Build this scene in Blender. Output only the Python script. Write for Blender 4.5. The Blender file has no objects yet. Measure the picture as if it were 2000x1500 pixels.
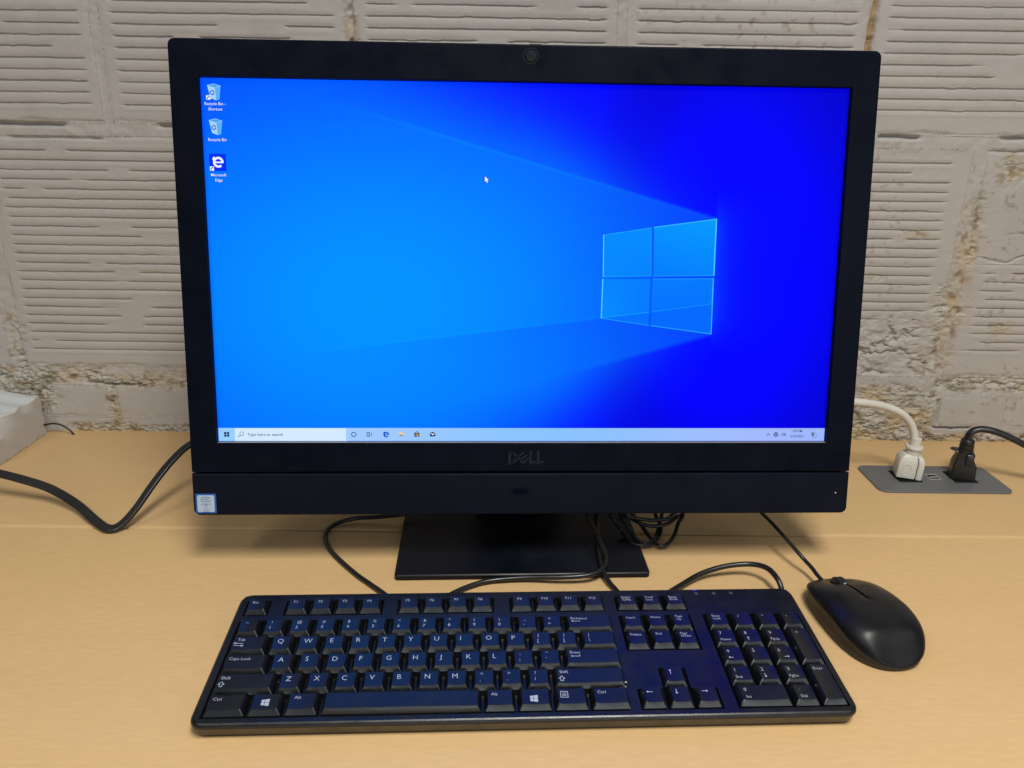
import bpy, bmesh, math, random
import numpy as np
from mathutils import Matrix, Vector

random.seed(4)
RNG = np.random.default_rng(7)
scene = bpy.context.scene
COL = scene.collection
PI = math.pi

# ------------------------------------------------------------------ camera
def camera_matrix(loc, pitch, yaw, roll):
    R = Matrix.Rotation(yaw, 3, 'Z') @ Matrix.Rotation(-pitch, 3, 'X') @ Matrix.Rotation(roll, 3, 'Y')
    right, fwd, up = R.col[0], R.col[1], R.col[2]
    M = Matrix.Identity(4)
    for i in range(3):
        M[i][0], M[i][1], M[i][2], M[i][3] = right[i], up[i], -fwd[i], loc[i]
    return M

cam_data = bpy.data.cameras.new('camera')
cam = bpy.data.objects.new('camera', cam_data)
COL.objects.link(cam)
cam.matrix_world = camera_matrix((-0.0170, -0.6504, 0.3902), 0.3358, -0.0081, -0.0157)
cam_data.sensor_fit = 'HORIZONTAL'
cam_data.sensor_width = 36.0
cam_data.lens = 36.0 * 1521.33 / 2000.0
cam_data.clip_start = 0.02
cam_data.clip_end = 50
scene.camera = cam

# ------------------------------------------------------------------ light
world = bpy.data.worlds.new('World')
scene.world = world
world.use_nodes = True
bg = world.node_tree.nodes['Background']
bg.inputs['Color'].default_value = (0.70, 0.86, 1.0, 1)
bg.inputs['Strength'].default_value = 0.13

def ceiling_lamp(name, loc, sx, sy, power, col=(1.0, 0.965, 0.90), tilt=0):
    l = bpy.data.lights.new(name, 'AREA')
    l.shape = 'RECTANGLE'; l.size = sx; l.size_y = sy
    l.energy = power; l.color = col
    o = bpy.data.objects.new(name, l)
    o.location = loc; o.rotation_euler = (math.radians(tilt), 0, 0)
    COL.objects.link(o)
    return o
ceiling_lamp('ceiling_lamp', (0.26, -1.00, 1.70), 0.42, 1.0, 55, tilt=-25)
ceiling_lamp('ceiling_lamp', (-1.15, -1.25, 1.75), 0.30, 1.1, 9)
ceiling_lamp('ceiling_lamp', (2.1, -1.2, 1.75), 0.30, 1.1, 6)

# added upright light standing in for far ceiling lamps, behind the camera, slightly right
far = ceiling_lamp('far_fill_light', (1.0, -4.2, 1.15), 3.2, 1.2, 27, (0.90, 0.96, 1.0))
far.rotation_euler = (math.radians(90), 0, math.radians(12))

scene.view_settings.view_transform = 'Standard'
scene.view_settings.look = 'None'
scene.view_settings.exposure = 0.0
scene.view_settings.gamma = 1.0
scene.render.film_transparent = False

# ------------------------------------------------------------------ materials
def srgb(r, g, b):
    f = lambda c: (c / 12.92 if c <= 0.04045 else ((c + 0.055) / 1.055) ** 2.4)
    return tuple(f(v / 255.0) for v in (r, g, b))

class Mat:
    def __init__(s, name):
        s.m = bpy.data.materials.new(name); s.m.use_nodes = True
        s.nt = s.m.node_tree; s.b = s.nt.nodes['Principled BSDF']
    def n(s, t, **k):
        nd = s.nt.nodes.new(t)
        for a, v in k.items(): setattr(nd, a, v)
        return nd
    def l(s, a, b): s.nt.links.new(a, b)
    def set(s, **k):
        for a, v in k.items():
            i = s.b.inputs[a.replace('_', ' ')]
            i.default_value = (*v, 1) if isinstance(v, tuple) and len(v) == 3 else v
        return s

def plastic(name, col, rough=0.45, var=0.15, scale=60, bump=0.0, bscale=900, spec=0.5, rvar=0.08):
    M = Mat(name)
    M.set(Specular_IOR_Level=spec)
    tc = M.n('ShaderNodeTexCoord')
    nz = M.n('ShaderNodeTexNoise'); nz.inputs['Scale'].default_value = scale; nz.inputs['Detail'].default_value = 5
    M.l(tc.outputs['Object'], nz.inputs['Vector'])
    mx = M.n('ShaderNodeMix', data_type='RGBA')
    mx.inputs['A'].default_value = (*[c * (1 - var) for c in col], 1)
    mx.inputs['B'].default_value = (*[min(1, c * (1 + var)) for c in col], 1)
    M.l(nz.outputs['Fac'], mx.inputs['Factor']); M.l(mx.outputs['Result'], M.b.inputs['Base Color'])
    mr = M.n('ShaderNodeMapRange'); mr.inputs['From Min'].default_value = .3; mr.inputs['From Max'].default_value = .7
    mr.inputs['To Min'].default_value = rough - rvar; mr.inputs['To Max'].default_value = rough + rvar
    M.l(nz.outputs['Fac'], mr.inputs['Value']); M.l(mr.outputs['Result'], M.b.inputs['Roughness'])
    if bump:
        n2 = M.n('ShaderNodeTexNoise'); n2.inputs['Scale'].default_value = bscale; n2.inputs['Detail'].default_value = 2
        M.l(tc.outputs['Object'], n2.inputs['Vector'])
        bp = M.n('ShaderNodeBump'); bp.inputs['Strength'].default_value = bump; bp.inputs['Distance'].default_value = 0.0004
        M.l(n2.outputs['Fac'], bp.inputs['Height']); M.l(bp.outputs['Normal'], M.b.inputs['Normal'])
    return M

M_black = plastic('black_plastic', (0.0022, 0.0036, 0.0092), 0.36, 0.25, 40, 0.05, 1500, spec=0.075).m
def dusty(M, amount, scale, lo, hi):
    tc = M.n('ShaderNodeTexCoord'); nz = M.n('ShaderNodeTexNoise'); nz.inputs['Scale'].default_value = scale; nz.inputs['Detail'].default_value = 8
    M.l(tc.outputs['Object'], nz.inputs['Vector'])
    n2 = M.n('ShaderNodeTexNoise'); n2.inputs['Scale'].default_value = scale * 28; n2.inputs['Detail'].default_value = 3
    M.l(tc.outputs['Object'], n2.inputs['Vector'])
    r1 = M.n('ShaderNodeMapRange'); r1.inputs['From Min'].default_value = lo; r1.inputs['From Max'].default_value = hi
    M.l(nz.outputs['Fac'], r1.inputs['Value'])
    r2 = M.n('ShaderNodeMapRange'); r2.inputs['From Min'].default_value = .52; r2.inputs['From Max'].default_value = .78
    M.l(n2.outputs['Fac'], r2.inputs['Value'])
    mu = M.n('ShaderNodeMath', operation='MULTIPLY'); M.l(r1.outputs['Result'], mu.inputs[0]); M.l(r2.outputs['Result'], mu.inputs[1])
    m3 = M.n('ShaderNodeMath', operation='MULTIPLY'); M.l(mu.outputs[0], m3.inputs[0]); m3.inputs[1].default_value = amount
    old = M.b.inputs['Base Color'].links[0].from_socket
    mx = M.n('ShaderNodeMix', data_type='RGBA'); mx.inputs['B'].default_value = (.30, .29, .28, 1)
    M.l(old, mx.inputs['A']); M.l(m3.outputs[0], mx.inputs['Factor']); M.l(mx.outputs['Result'], M.b.inputs['Base Color'])
    return M
M_base = plastic('black_metal', (0.0022, 0.0034, 0.0078), 0.42, 0.3, 25, 0.06, 1500, spec=0.30, rvar=0.1); M_base = dusty(M_base, .07, 22, .52, .72).m
M_key = plastic('key_plastic', (0.0040, 0.0044, 0.0052), 0.30, 0.2, 90, 0.08, 1800, spec=0.85, rvar=0.05).m
M_deck = plastic('deck_plastic', (0.0040, 0.0044, 0.0052), 0.34, 0.2, 60, 0.2, 1600, spec=0.65).m
M_mouse = plastic('mouse_plastic', (0.0075, 0.0075, 0.0085), 0.33, 0.3, 60, 0.10, 1500, spec=0.26).m
M_mouse_side = plastic('mouse_side_plastic', (0.040, 0.034, 0.025), 0.5, 0.15, 60, 0.3, 1500, spec=0.4).m
M_cable = plastic('cable_rubber', (0.009, 0.009, 0.010), 0.33, 0.2, 80, spec=0.5).m
M_cord = plastic('cord_rubber', (0.011, 0.011, 0.012), 0.36, 0.2, 80, spec=0.5).m
M_white = plastic('white_vinyl', (0.62, 0.60, 0.54), 0.38, 0.06, 50, spec=0.45).m
M_plate = plastic('grey_metal', (0.118, 0.122, 0.124), 0.42, 0.06, 60, 0.15, 1500, spec=0.5).m
M_print = plastic('white_print', (0.37, 0.41, 0.49), 0.5, 0.05, 60, spec=0.3).m
M_dimprint = plastic('dim_print', (0.10, 0.11, 0.13), 0.5, 0.05, 60, spec=0.3).m
M_logo = plastic('logo_plastic', (0.0050, 0.0065, 0.0150), 0.32, 0.1, 200, spec=0.34).m
M_dark = plastic('dark_recess', (0.004, 0.004, 0.005), 0.6, 0.1, 60, spec=0.2).m
M_lens = plastic('lens_cover', (0.008, 0.009, 0.015), 0.3, 0.1, 100, spec=0.2).m
M_slate = plastic('port_metal', (0.35, 0.34, 0.32), 0.4, 0.1, 200, spec=0.5).m

def emission(name, col, s):
    M = Mat(name); M.set(Base_Color=(0.02, 0.02, 0.02), Emission_Color=col, Emission_Strength=s)
    return M.m
M_led = emission('led_white', (0.9, 0.95, 1.0), 0.6)
M_ledblue = emission('led_blue', (0.05, 0.08, 1.0), 0.9)

def attr_mat(name, rough, spec=0.3, bump=None):
    M = Mat(name); a = M.n('ShaderNodeAttribute'); a.attribute_name = 'Col'
    M.l(a.outputs['Color'], M.b.inputs['Base Color'])
    M.set(Roughness=rough, Specular_IOR_Level=spec)
    if bump:
        tc = M.n('ShaderNodeTexCoord'); n2 = M.n('ShaderNodeTexNoise')
        n2.inputs['Scale'].default_value = bump[0]; n2.inputs['Detail'].default_value = 6
        M.l(tc.outputs['Object'], n2.inputs['Vector'])
        bp = M.n('ShaderNodeBump'); bp.inputs['Strength'].default_value = bump[1]; bp.inputs['Distance'].default_value = 0.0015
        M.l(n2.outputs['Fac'], bp.inputs['Height']); M.l(bp.outputs['Normal'], M.b.inputs['Normal'])
    return M.m
M_wall = attr_mat('painted_masonry', 0.55, 0.25, (420, 0.22))
M_stick = attr_mat('sticker_print', 0.3, 0.5)
M_crumb = attr_mat('chipped_plaster', 0.6, 0.3, (200, 0.15))

def screen_mat():
    M = Mat('screen_light'); a = M.n('ShaderNodeAttribute'); a.attribute_name = 'Col'
    M.set(Base_Color=(0.001, 0.001, 0.001), Roughness=0.5, Specular_IOR_Level=0.02, Emission_Strength=1.0)
    M.l(a.outputs['Color'], M.b.inputs['Emission Color'])
    return M.m
M_screen = screen_mat()

def laminate(name, c0, c1, c2):
    M = Mat(name)
    M.set(Specular_IOR_Level=0.32)
    tc = M.n('ShaderNodeTexCoord')
    mp = M.n('ShaderNodeMapping'); mp.inputs['Scale'].default_value = (3.2, 22, 20)
    M.l(tc.outputs['Object'], mp.inputs['Vector'])
    n1 = M.n('ShaderNodeTexNoise'); n1.inputs['Scale'].default_value = 1.0; n1.inputs['Detail'].default_value = 5
    n1.inputs['Distortion'].default_value = 0.5
    M.l(mp.outputs['Vector'], n1.inputs['Vector'])
    mp2 = M.n('ShaderNodeMapping'); mp2.inputs['Scale'].default_value = (2.2, 7, 4)
    M.l(tc.outputs['Object'], mp2.inputs['Vector'])
    n2 = M.n('ShaderNodeTexNoise'); n2.inputs['Scale'].default_value = 2.2; n2.inputs['Detail'].default_value = 4
    M.l(mp2.outputs['Vector'], n2.inputs['Vector'])
    mp3 = M.n('ShaderNodeMapping'); mp3.inputs['Scale'].default_value = (70, 330, 100)
    M.l(tc.outputs['Object'], mp3.inputs['Vector'])
    n3 = M.n('ShaderNodeTexNoise'); n3.inputs['Scale'].default_value = 1.0; n3.inputs['Detail'].default_value = 3
    M.l(mp3.outputs['Vector'], n3.inputs['Vector'])
    r1 = M.n('ShaderNodeMapRange'); r1.inputs['From Min'].default_value = .32; r1.inputs['From Max'].default_value = .68
    M.l(n1.outputs['Fac'], r1.inputs['Value'])
    m1 = M.n('ShaderNodeMix', data_type='RGBA'); m1.inputs['A'].default_value = (*c0, 1); m1.inputs['B'].default_value = (*c1, 1)
    M.l(r1.outputs['Result'], m1.inputs['Factor'])
    r2 = M.n('ShaderNodeMapRange'); r2.inputs['From Min'].default_value = .45; r2.inputs['From Max'].default_value = .8
    r2.inputs['To Max'].default_value = 0.55
    M.l(n2.outputs['Fac'], r2.inputs['Value'])
    m2 = M.n('ShaderNodeMix', data_type='RGBA'); m2.inputs['B'].default_value = (*c2, 1)
    M.l(m1.outputs['Result'], m2.inputs['A']); M.l(r2.outputs['Result'], m2.inputs['Factor'])
    r3 = M.n('ShaderNodeMapRange'); r3.inputs['From Min'].default_value = .35; r3.inputs['From Max'].default_value = .75
    r3.inputs['To Min'].default_value = 1.03; r3.inputs['To Max'].default_value = 0.95
    M.l(n3.outputs['Fac'], r3.inputs['Value'])
    m3 = M.n('ShaderNodeMix', data_type='RGBA', blend_type='MULTIPLY'); m3.inputs['Factor'].default_value = 1
    M.l(m2.outputs['Result'], m3.inputs['A']); M.l(r3.outputs['Result'], m3.inputs['B'])
    M.l(m3.outputs['Result'], M.b.inputs['Base Color'])
    r4 = M.n('ShaderNodeMapRange'); r4.inputs['To Min'].default_value = 0.42; r4.inputs['To Max'].default_value = 0.56
    M.l(n2.outputs['Fac'], r4.inputs['Value']); M.l(r4.outputs['Result'], M.b.inputs['Roughness'])
    return M.m
M_desk = laminate('maple_laminate', (0.592, 0.394, 0.184), (0.608, 0.406, 0.194), (0.584, 0.376, 0.176))
M_band = laminate('maple_edge_band', (0.57, 0.38, 0.175), (0.60, 0.40, 0.19), (0.56, 0.37, 0.17))

# ------------------------------------------------------------------ object helpers
WORLD = {}
def thing(name, label, cat, loc=(0, 0, 0), group=None):
    o = bpy.data.objects.new(name, None); COL.objects.link(o)
    o.empty_display_size = 0.02
    o.location = loc
    o['label'] = label; o['category'] = cat
    if group: o['group'] = group
    WORLD[o.name] = Matrix.Translation(loc)
    return o
def link(name, me, parent=None, M=None, label=None):
    M = M or Matrix.Identity(4)
    o = bpy.data.objects.new(name, me); COL.objects.link(o)
    if parent is not None:
        o.parent = parent
        o.matrix_parent_inverse = WORLD[parent.name].inverted()
    o.matrix_basis = M
    WORLD[o.name] = M.copy()
    if label: o['label'] = label
    return o
def tag(o, label, cat, group=None):
    o['label'] = label; o['category'] = cat
    if group: o['group'] = group
    return o

class MB:
    def __init__(s): s.v = []; s.f = []; s.c = []
    def add(s, vs, fs, col=None):
        k = len(s.v); s.v += [tuple(p) for p in vs]; s.f += [tuple(i + k for i in f) for f in fs]
        if col is not None: s.c += [col] * len(fs)
        return s
    def loft(s, rings, cap0=True, cap1=True, col=None):
        n = len(rings[0]); vs = [p for r in rings for p in r]; fs = []
        for i in range(len(rings) - 1):
            for j in range(n):
                k = (j + 1) % n
                fs.append((i * n + j, i * n + k, (i + 1) * n + k, (i + 1) * n + j))
        if cap0: fs.append(tuple(range(n))[::-1])
        if cap1: fs.append(tuple((len(rings) - 1) * n + j for j in range(n)))
        return s.add(vs, fs, col)
    def box(s, x0, x1, y0, y1, z0, z1, c=0.0, col=None):
        # box with chamfered vertical and top edges
        r = lambda ins, z: [(x0 + ins, y0 + ins, z), (x1 - ins, y0 + ins, z), (x1 - ins, y1 - ins, z), (x0 + ins, y1 - ins, z)]
        if c: return s.loft([r(0, z0), r(0, z1 - c), r(c, z1)], col=col)
        return s.loft([r(0, z0), r(0, z1)], col=col)
    def mesh(s, name, mat, smooth=35, recalc=True, domain='CORNER'):
        me = bpy.data.meshes.new(name)
        me.from_pydata(s.v, [], s.f)
        if s.c:
            a = me.color_attributes.new('Col', 'FLOAT_COLOR', 'CORNER')
            out = []
            for f, c in zip(s.f, s.c): out += [*c[:3], 1.0] * len(f)
            a.data.foreach_set('color', out)
        if recalc:
            bm = bmesh.new(); bm.from_mesh(me)
            bmesh.ops.recalc_face_normals(bm, faces=bm.faces)
            bm.to_mesh(me); bm.free()
        for m in (mat if isinstance(mat, (list, tuple)) else [mat]): me.materials.append(m)
        if smooth is not None:
            me.polygons.foreach_set('use_smooth', [True] * len(me.polygons))
            me.set_sharp_from_angle(angle=math.radians(smooth))
        me.update()
        return me

def rrect(x0, x1, y0, y1, r, n=5):
    """rounded rectangle, r = radius or (bl, br, tr, tl)"""
    rr = (r,) * 4 if not isinstance(r, tuple) else r
    out = []
    for (cx, cy, a0, q) in ((x0, y0, PI, 0), (x1, y0, 1.5 * PI, 1), (x1, y1, 0, 2), (x0, y1, .5 * PI, 3)):
        q = rr[q]; sx = cx + (q if cx == x0 else -q); sy = cy + (q if cy == y0 else -q)
        for i in range(n + 1):
            a = a0 + (PI / 2) * i / n
            out.append((sx + q * math.cos(a), sy + q * math.sin(a)))
    return out
def ring_xy(pts, z): return [(x, y, z) for x, y in pts]
def ring_xz(pts, y): return [(x, y, z) for x, z in pts]
def circle(cx, cy, r, n=20): return [(cx + r * math.cos(2 * PI * i / n), cy + r * math.sin(2 * PI * i / n)) for i in range(n)]

def smooth_path(pts, sub=8):
    P = [Vector(p) for p in pts]; P = [2 * P[0] - P[1]] + P + [2 * P[-1] - P[-2]]
    out = []
    for i in range(1, len(P) - 2):
        a, b, c, d = P[i - 1], P[i], P[i + 1], P[i + 2]
        for k in range(sub):
            t = k / sub
            out.append(0.5 * ((2 * b) + (c - a) * t + (2 * a - 5 * b + 4 * c - d) * t * t + (3 * b - a - 3 * c + d) * t ** 3))
    out.append(P[-2])
    for _ in range(2):
        out = [out[0]] + [(out[i - 1] + 2 * out[i] + out[i + 1]) / 4 for i in range(1, len(out) - 1)] + [out[-1]]
    return out
def sweep(mb, pts, prof, up=Vector((0, 0, 1)), sub=8):
    P = smooth_path(pts, sub); rings = []; side = None
    for i, p in enumerate(P):
        t = (P[min(i + 1, len(P) - 1)] - P[max(i - 1, 0)]).normalized()
        if side is None:
            side = t.cross(up)
            if side.length < 1e-3: side = t.cross(Vector((0, 1, 0)))
        side = (side - t * side.dot(t)).normalized()
        u = side.cross(t)
        rings.append([tuple(p + side * a + u * b) for a, b in prof])
    return mb.loft(rings)
def tube_profile(r, n=10): return circle(0, 0, r, n)

# text -> flat triangles (all strings converted in one depsgraph pass)
_texts = {}
def want_text(s, bold=False): _texts[s, bold] = None
def convert_texts():
    objs = {}
    for s in _texts:
        c = bpy.data.curves.new('t', 'FONT'); c.body = s[0]; c.size = 1.0; c.resolution_u = 2
        c.offset = 0.005 if s[1] else -0.006
        o = bpy.data.objects.new('t', c); COL.objects.link(o); objs[s] = o
    bpy.context.view_layer.update()
    dg = bpy.context.evaluated_depsgraph_get()
    for s, o in objs.items():
        me = o.evaluated_get(dg).to_mesh()
        vs = [tuple(v.co)[:2] for v in me.vertices]; fs = [tuple(p.vertices) for p in me.polygons]
        o.evaluated_get(dg).to_mesh_clear()
        _texts[s] = (vs, fs)
    for o in objs.values():
        c = o.data; bpy.data.objects.remove(o); bpy.data.curves.remove(c)
CAP = 0.73
def text2d(s, x, y, cap, align='l', wide=1.0, bold=False):
    """2-D verts and faces of a string; y = baseline, cap = capital height"""
    vs, fs = _texts[s, bold]; k = cap / CAP
    xs = [v[0] for v in vs] or [0]
    w0, w1 = min(xs), max(xs)
    ox = {'l': -w0, 'c': -(w0 + w1) / 2, 'r': -w1}[align]
    return [(x + (vx + ox) * k * wide, y + vy * k) for vx, vy in vs], fs

# ------------------------------------------------------------------ noise
def vnoise(x, y, seed=0):
    xi = np.floor(x).astype(np.int64); yi = np.floor(y).astype(np.int64)
    fx = x - xi; fy = y - yi
    fx = fx * fx * fx * (fx * (fx * 6 - 15) + 10); fy = fy * fy * fy * (fy * (fy * 6 - 15) + 10)
    def h(a, b):
        n = (a * 374761393 + b * 668265263 + seed * 974711) & 0x7fffffff
        n = ((n ^ (n >> 13)) * 1274126177) & 0x7fffffff
        n = (n ^ (n >> 16))
        return (n & 0xffff) / 65535.0
    v00 = h(xi, yi); v10 = h(xi + 1, yi); v01 = h(xi, yi + 1); v11 = h(xi + 1, yi + 1)
    return (v00 * (1 - fx) + v10 * fx) * (1 - fy) + (v01 * (1 - fx) + v11 * fx) * fy
def fbm(x, y, f, octv=4, seed=0, gain=.5):
    s = np.zeros_like(x); a = 1.0; t = 0
    for o in range(octv):
        s += a * (vnoise(x * f, y * f, seed + o * 17) * 2 - 1); t += a; a *= gain; f *= 2.03
    return s / t
def ss(a, b, x):
    t = np.clip((x - a) / (b - a), 0, 1); return t * t * (3 - 2 * t)

# ------------------------------------------------------------------ wall
WALL_Y = 0.2651
A_J = [-0.745, -0.462, -0.189, 0.1025, 0.3715, 0.645, 0.92]
B_J = [-0.895, -0.616, -0.333, -0.050, 0.232, 0.517, 0.800]
C_J = [-0.76, -0.600, -0.508, -0.330, -0.150, 0.030, 0.210, 0.385, 0.5235, 0.6195, 0.80]
BLOCKS = []
for i in range(len(A_J) - 1): BLOCKS.append((A_J[i], A_J[i + 1], 0.3725, 0.655, 'A', i))
for i in range(len(B_J) - 1): BLOCKS.append((B_J[i], B_J[i + 1], 0.0875, 0.3575, 'B', i))
for i in range(len(C_J) - 1): BLOCKS.append((C_J[i], C_J[i + 1], 0.0195, 0.0625, 'C', i))
JW = {'A': 0.011, 'B': 0.018, 'C': 0.013}

def blob(x, z, cx, cz, rx, rz): return np.exp(-((x - cx) / rx) ** 2 - ((z - cz) / rz) ** 2)
def crumble(x, z):
    """where the paint has come off crumbling mortar"""
    w = z + 0.006 * fbm(x, z, 18, 3, 91)
    s = 0.95 * np.exp(-((w - 0.0735) / 0.0125) ** 2) * ss(-.30, -.44, x)
    s = np.maximum(s, 0.75 * np.exp(-((w - 0.077) / 0.012) ** 2) * (1 - ss(-.44, -.30, x)) )
    s = np.maximum(s, 1.0 * ss(0.016, 0.006, w) * ss(-.585, -.55, x))
    s = np.maximum(s, 0.9 * ss(-.515, -.535, -np.abs(x + .555) * 0 + x) * np.exp(-((w - 0.055) / 0.03) ** 2) * ss(-.56, -.60, x))
    s = np.maximum(s, 0.9 * np.exp(-((x + 0.508) / 0.009) ** 2) * ss(.075, .06, w))
    s = np.maximum(s, 0.8 * np.exp(-((x + 0.615) / 0.012) ** 2) * ss(.19, .11, w))
    # right side
    s = np.maximum(s, 1.0 * blob(x, z, 0.513, 0.165, .020, .038))
    s = np.maximum(s, 1.0 * blob(x, z, 0.505, 0.108, .030, .022))
    s = np.maximum(s, 0.7 * blob(x, z, 0.522, 0.255, .016, .07))
    s = np.maximum(s, 0.75 * ss(.40, .43, x) * ss(.535, .515, x) * ss(.088, .06, w))
    s = np.maximum(s, 0.85 * np.exp(-((w - 0.076) / 0.011) ** 2) * ss(.50, .53, x))
    s = np.maximum(s, 1.0 * blob(x, z, 0.612, 0.362, .030, .022))
    s = np.maximum(s, 0.55 * blob(x, z, 0.455, 0.262, .022, .006) + 0.5 * blob(x, z, .417, .213, .014, .010))
    s = np.maximum(s, 0.6 * blob(x, z, 0.585, 0.150, .016, .010))
    s = np.maximum(s, 0.6 * blob(x, z, 0.560, 0.335, .03, .02))
    s = np.maximum(s, 0.8 * np.exp(-((x - 0.3715) / 0.004) ** 2) * ss(.40, .44, z))
    s = np.maximum(s, 0.6 * np.exp(-((x + 0.1885) / 0.008) ** 2) * ss(.42, .45, z))
    return np.clip(s, 0, 1)

def groove_rows(kind, i):
    if kind == 'A': return (0.3915, 0.01165) if i < 4 else (0.3985, 0.01165)
    return (0.108, 0.01062) if i < 4 else ((0.1215, 0.01062) if i == 5 else (0.1165, 0.01075))

def wall_height(x, z):
    """h in metres towards the room, and colour"""
    mort = -0.0006 + 0.0011 * fbm(x, z, 26, 4, 3) + 0.0006 * fbm(x, z, 140, 3, 5)
    H = mort.copy()
    inside = np.zeros_like(x)
    for (x0, x1, z0, z1, kind, i) in BLOCKS:
        jw = JW[kind] * .5
        sel = (x > x0 - .01) & (x < x1 + .01) & (z > z0 - .01) & (z < z1 + .01)
        if not sel.any(): continue
        X = x[sel]; Z = z[sel]; sd = int(100 + i * 7 + ord(kind))
        jit = 0.0034 * fbm(X, Z, 42, 5, sd)
        slant = (Z - (z0 + z1) / 2) * 0.03 * (1 if i % 2 else -0.6)
        dx = np.minimum(X - (x0 + jw) - slant, (x1 - jw) - X + slant); dz = np.minimum(Z - z0, z1 - Z)
        d = np.minimum(dx, dz) + jit
        rad = 0.006 if kind == 'C' else 0.0045
        e = ss(0, rad, d)
        face = 0.0004 * fbm(X, Z, 6, 2, sd + 1) + 0.00035 * fbm(X, Z, 35, 3, sd + 2) + 0.00012 * fbm(X, Z, 220, 2, sd + 3)
        face += (RNG_BLOCK[kind][i][0]) + (X - x0) * RNG_BLOCK[kind][i][1]
        if kind in 'AB':
            zf, p = groove_rows(kind, i)
            t = (Z - zf + 0.0005 * fbm(X, Z * 0, 5, 2, sd + 6)) / p
            k = np.floor(t + .5)
            wob = 0.00035 * fbm(X + k * 3.1, k * 1.7, 22, 3, sd + 4) + 0.00028 * fbm(X + k * 5.3, Z, 110, 3, sd + 14) + .0007 * ss(.45, .7, fbm(X + k * 2.9, k * 1.1, 55, 2, sd + 15))
            dd = (t - k) * p + wob
            depth = 0.0015 + 0.0005 * fbm(X + k * 1.3, k * .7, 6, 2, sd + 8)
            half = 0.00080 + 0.00022 * fbm(X + k * 2.3, k * .9, 14, 2, sd + 9)
            # sharp overhanging upper edge, soft lower edge
            prof = ss(-half - 0.0005, -half + 0.0003, dd) * ss(half + 0.0003, half - 0.0002, dd)
            fill = ss(0.80, 0.88, vnoise((X + k * 7.7) * 24, k * 3.3, sd + 5) + 0.20 * fbm(X, Z, 5, 2, sd + 20))
            m = (k >= 0) * (k <= 40) * ss(.010, .014, X - (x0 + jw) + .002 * fbm(X, Z, 60, 2, sd)) * ss(.010, .014, (x1 - jw) - X) * ss(.008, .011, z1 - Z)
            m = m * (1 - fill)
            if kind == 'B' and i == 4:      # battered block right of the monitor
                bat = ss(.175, .150, Z + .02 * fbm(X, Z, 20, 3, 55)) * ss(.50, .47, X + .01 * fbm(X, Z, 30, 2, 56))
                m = m * (1 - bat)
                face += bat * (0.0022 * fbm(X, Z, 70, 4, 57) + 0.0026 * fbm(X, Z, 150, 4, 58, .6) - .0008 - .004 * ss(.06, 0, np.abs(fbm(X, Z, 28, 4, 60))) )
                m = m * (1 - ss(.484, .492, X + .006 * fbm(X, Z, 50, 3, 59)))
            if kind == 'B' and i == 5:      # smooth patched upper part
                pat = ss(.222, .236, Z + .010 * fbm(X, Z, 12, 2, 61))
                pat = np.maximum(pat, ss(.555, .545, X) * ss(.10, .13, Z) * 0.9)
                m = m * (1 - pat)
                crk = ss(.0012, .0002, np.abs(Z - .266 - .14 * (X - .58) - .012 * fbm(X, Z, 25, 3, 62))) * ss(.562, .575, X)
                face -= crk * .003 * pat
                face -= ss(.002, .0004, np.abs(Z - .236 + .008 * fbm(X, Z, 30, 3, 63))) * .0022 * ss(.535, .55, X)
            face -= depth * prof * m
            face += 0.00035 * np.cos(2 * PI * (t - k)) * -1 * m
        H[sel] = np.maximum(H[sel], 0 * H[sel] - 1) * (1 - e) + face * e
        inside[sel] = np.maximum(inside[sel], e)
    # cracks along the bed joints
    c1 = ss(.0030, .0008, np.abs(z - 0.3700 + .0014 * fbm(x, z, 20, 3, 31))) * np.clip(
        ss(-.505, -.52, x) + ss(.05, .3, fbm(x, z * 0, 14, 2, 33)) * .8 + ss(.396, .40, x) * ss(.448, .44, x), 0, 1)
    H -= 0.0065 * c1
    c2 = ss(.0022, .0006, np.abs(z - 0.3555 + .002 * fbm(x, z, 24, 3, 35))) * ss(.0, .25, fbm(x, z * 0, 11, 2, 36))
    H -= 0.0028 * c2
    lump = np.exp(-((z - .3650) / .007) ** 2) * ss(.0, .3, fbm(x, z * .5, 12, 3, 46))
    H += lump * (.0016 * fbm(x, z, 150, 4, 47, .6) + .0006)
    for jx_ in (-.462, -.189, .1025): H += np.exp(-((x - jx_) / .009) ** 2) * (z > .36) * ss(.1, .4, fbm(x, z, 16, 3, 48)) * .0016 * fbm(x, z, 160, 4, 49, .6)
    c3 = ss(.0028, .0008, np.abs(z - 0.0635 + .006 * fbm(x, z, 34, 5, 37, .6))) * ss(-.1, .25, fbm(x, z * 0, 12, 2, 38) + .15 * ss(-.52, -.50, x) - .35 * ss(.3, .45, x))
    H -= 0.0065 * c3
    # outline of the smooth brick low on the right
    bj = .0012 * fbm(x, z, 60, 3, 45)
    ol = np.maximum(ss(.0022, .0006, np.abs(x - .5275 - bj)) * (z < .058) * (z > .018), ss(.0022, .0006, np.abs(z - .0185 - .012 * np.clip(x - .60, 0, 1) * 12 * 0 - bj)) * (x > .5275) * (x < .575))
    H -= .006 * ol
    # mortar missing between top blocks
    vj = np.zeros_like(x)
    for jx, dep in ((0.3715, .006), (-0.1885, .004)):
        a = ss(.0045, .0015, np.abs(x - jx - (z - .48) * .03 + .002 * fbm(x, z, 40, 3, 41))) * (z > .372)
        H -= dep * a * (0.6 + .5 * fbm(x, z, 60, 3, 42)); vj = np.maximum(vj, a)
    S = crumble(x, z)
    n1 = fbm(x, z, 55, 5, 71, .6); n2 = fbm(x, z, 130, 4, 73, .6)
    rid = 1 - np.abs(fbm(x * .7, z * 1.25, 70, 4, 75, .6)) * 2.4
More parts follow.
